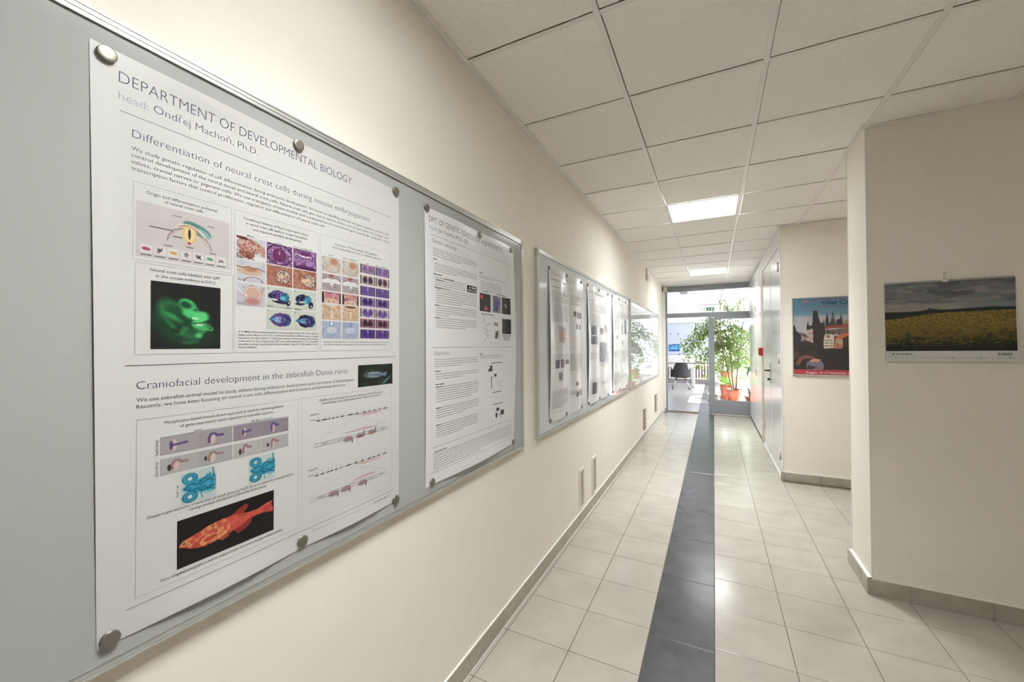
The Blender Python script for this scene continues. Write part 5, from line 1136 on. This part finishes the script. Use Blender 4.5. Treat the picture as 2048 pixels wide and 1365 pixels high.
for tx, ty, lean in ((.45, 12.0, (-.10, -.05)), (.50, 12.04, (.16, .1)), (.42, 11.95, (-.32, -.1))):
    pts = [(tx, ty, .28), (tx+lean[0]*.3, ty+lean[1]*.3, .8), (tx+lean[0]*.7, ty+lean[1]*.7, 1.4), (tx+lean[0]*1.1, ty+lean[1]*1.1, 2.0), (tx+lean[0]*1.4, ty+lean[1], 2.45)]
    tube(trunk, pts, [.022, .02, .016, .011, .006], 8)
P(obj('trunk', trunk, BARK), fe)
def grow(p0, dirv, L, dens):
    n = max(4, int(L/.09)); pts = []; p_ = Vector(p0); d = Vector(dirv).normalized()
    for i in range(n+1):
        pts.append(p_.copy()); d = (d+Vector((rt.uniform(-.14, .14), rt.uniform(-.14, .14), -.17))).normalized(); p_ = p_+d*L/n
    tube(brs, pts, [.006*(1-i/(n+1))+.0012 for i in range(n+1)], 4)
    for i in range(1, n+1):
        for q in range(dens):
            tw = pts[i]+Vector((rt.uniform(-.10, .10), rt.uniform(-.10, .10), rt.uniform(-.10, .08)))
            dd = Vector((rt.uniform(-.7, .7), rt.uniform(-.7, .7), rt.uniform(-1.0, -.1))); nn = Vector((rt.uniform(-1, 1), rt.uniform(-1, 1), rt.uniform(.1, 1)))
            g_ = rt.uniform(.65, 1.35); y_ = rt.uniform(.85, 1.25); lv.append((tw, dd, nn, rt.uniform(.065, .105), rt.uniform(.032, .05), (g_*y_, g_, g_*rt.uniform(.7, 1.1))))
for i in range(64):
    a = rt.uniform(0, 2*math.pi); z = rt.choice([rt.uniform(.85, 1.7), rt.uniform(1.3, 2.15), rt.uniform(1.3, 2.15)]); L = rt.uniform(.5, .9)*(1.15 if math.cos(a) < -.2 else .6)
    grow((.42-.12*(z-1)+rt.uniform(-.12, .12), 12.0+rt.uniform(-.1, .1), z), (math.cos(a), math.sin(a), rt.uniform(.0, .65)), L, 6)
for i in range(8):     # the long arm reaching to the left over the passage
    grow((.1, 11.9, rt.uniform(1.75, 2.05)), (-1, rt.uniform(-.35, .35), rt.uniform(.15, .45)), rt.uniform(.9, 1.25), 5)
for i in range(5): grow((.38+rt.uniform(-.05, .2), 12.0, 2.3), (rt.uniform(-.5, .6), rt.uniform(-.4, .4), 1), .42, 4)
P(obj('branch', brs, BARK), fe); f_ = leaves_mesh('foliage', lv, LEAF, None); stuff(f_); P(f_, fe)
# second fig further back
f2 = empty('ficus_tree', (.95, 13.3, 0)); tag(f2, 'second bushy fig, in an orange pot on a stand further back by the windows', 'potted plant')
P(obj('stand', B(.15, 13.35, 0, .55, 13.7, .42, bev=.004), WHITE), f2)
pot(f2, .33, 13.5, .455, .19, .26, mat('orange_plastic', (.75, .27, .13), .45))
lv = []; brs = bmesh.new(); tube(brs, [(.33, 13.5, .68), (.42, 13.45, 1.2), (.55, 13.4, 1.8)], [.016, .012, .006], 6)
for i in range(64):
    a = rt.uniform(0, 2*math.pi); z = rt.uniform(.85, 2.0); grow((.42+.25*(z-.7)+rt.uniform(-.1, .45), 13.45, z), (math.cos(a)+.35, math.sin(a), rt.uniform(0, .5)), rt.uniform(.45, .85), 4)
P(obj('branch', brs, BARK), f2); f_ = leaves_mesh('foliage', lv, LEAF, None); stuff(f_); P(f_, f2)
# big leaves on the right
f3 = empty('rubber_plant', (.86, 11.45, 0)); tag(f3, 'rubber plant with a few big dark leaves in a terracotta pot at the right', 'potted plant')
pot(f3, .86, 11.45, .03, .21, .20)
tr_ = bmesh.new(); tube(tr_, [(.86, 11.45, .22), (.87, 11.44, .5), (.86, 11.42, .95)], [.035, .028, .014], 8); tube(tr_, [(.79, 11.48, .22), (.75, 11.5, .42)], [.03, .02], 8); P(obj('stem', tr_, BARK), f3)
for (p_, d_, n_, L_, W_) in (((.78, 11.7, 1.02), (-.35, -.2, -.75), (-.9, -.4, .4), .36, .15), ((.80, 11.7, .98), (.25, -.2, -.95), (.3, -1, .1), .42, .19), ((.8, 11.75, .95), (.9, .1, .2), (0, 0, 1), .36, .16), ((.8, 11.7, .9), (-.7, .3, .1), (0, -.3, 1), .30, .13), ((.82, 11.7, 1.0), (.2, -.5, .8), (0, -1, .2), .34, .15), ((.8, 11.72, .8), (.7, -.5, -.3), (.3, -.5, 1), .34, .15)):
    P(leaves_mesh('leaf', [(Vector(p_)+Vector((.06, -.3, 0)), Vector(d_), Vector(n_), L_, W_, (1, 1, 1))], LEAFD, None), f3)
f4 = empty('flower_pot', (.95, 12.5, 0)); tag(f4, 'terracotta pot standing right behind the weeping fig pot', 'potted plant')
pot(f4, .33, 12.55, .035, .20, .36)
lv = []
for i in range(70):
    a = rt.uniform(0, 2*math.pi); d_ = Vector((math.cos(a), math.sin(a), rt.uniform(.2, 1.4))); lv.append((Vector((.33, 12.55, .38))+d_*.04, d_, Vector((0, 0, 1)), rt.uniform(.2, .34), .03, (1.1, 1.3, 1)))
f_ = leaves_mesh('foliage', lv, LEAF, None); stuff(f_); P(f_, f4)
e = empty('plant_stand', (.2, 12.2, 0)); tag(e, 'low white box standing left of the weeping fig pot', 'box')
P(obj('body', B(-.16, 12.15, 0, .08, 12.42, .17, bev=.006), WHITE), e); P(obj('knob', lathe(bmesh.new(), [(.018, 0), (.018, -.012)], (0, 0, 0), 12), BLACK), e)
e.children[1].matrix_parent_inverse = Matrix.Identity(4); e.children[1].location = (-.16, -.062, .12); e.children[1].rotation_euler = (-math.pi/2, 0, 0)
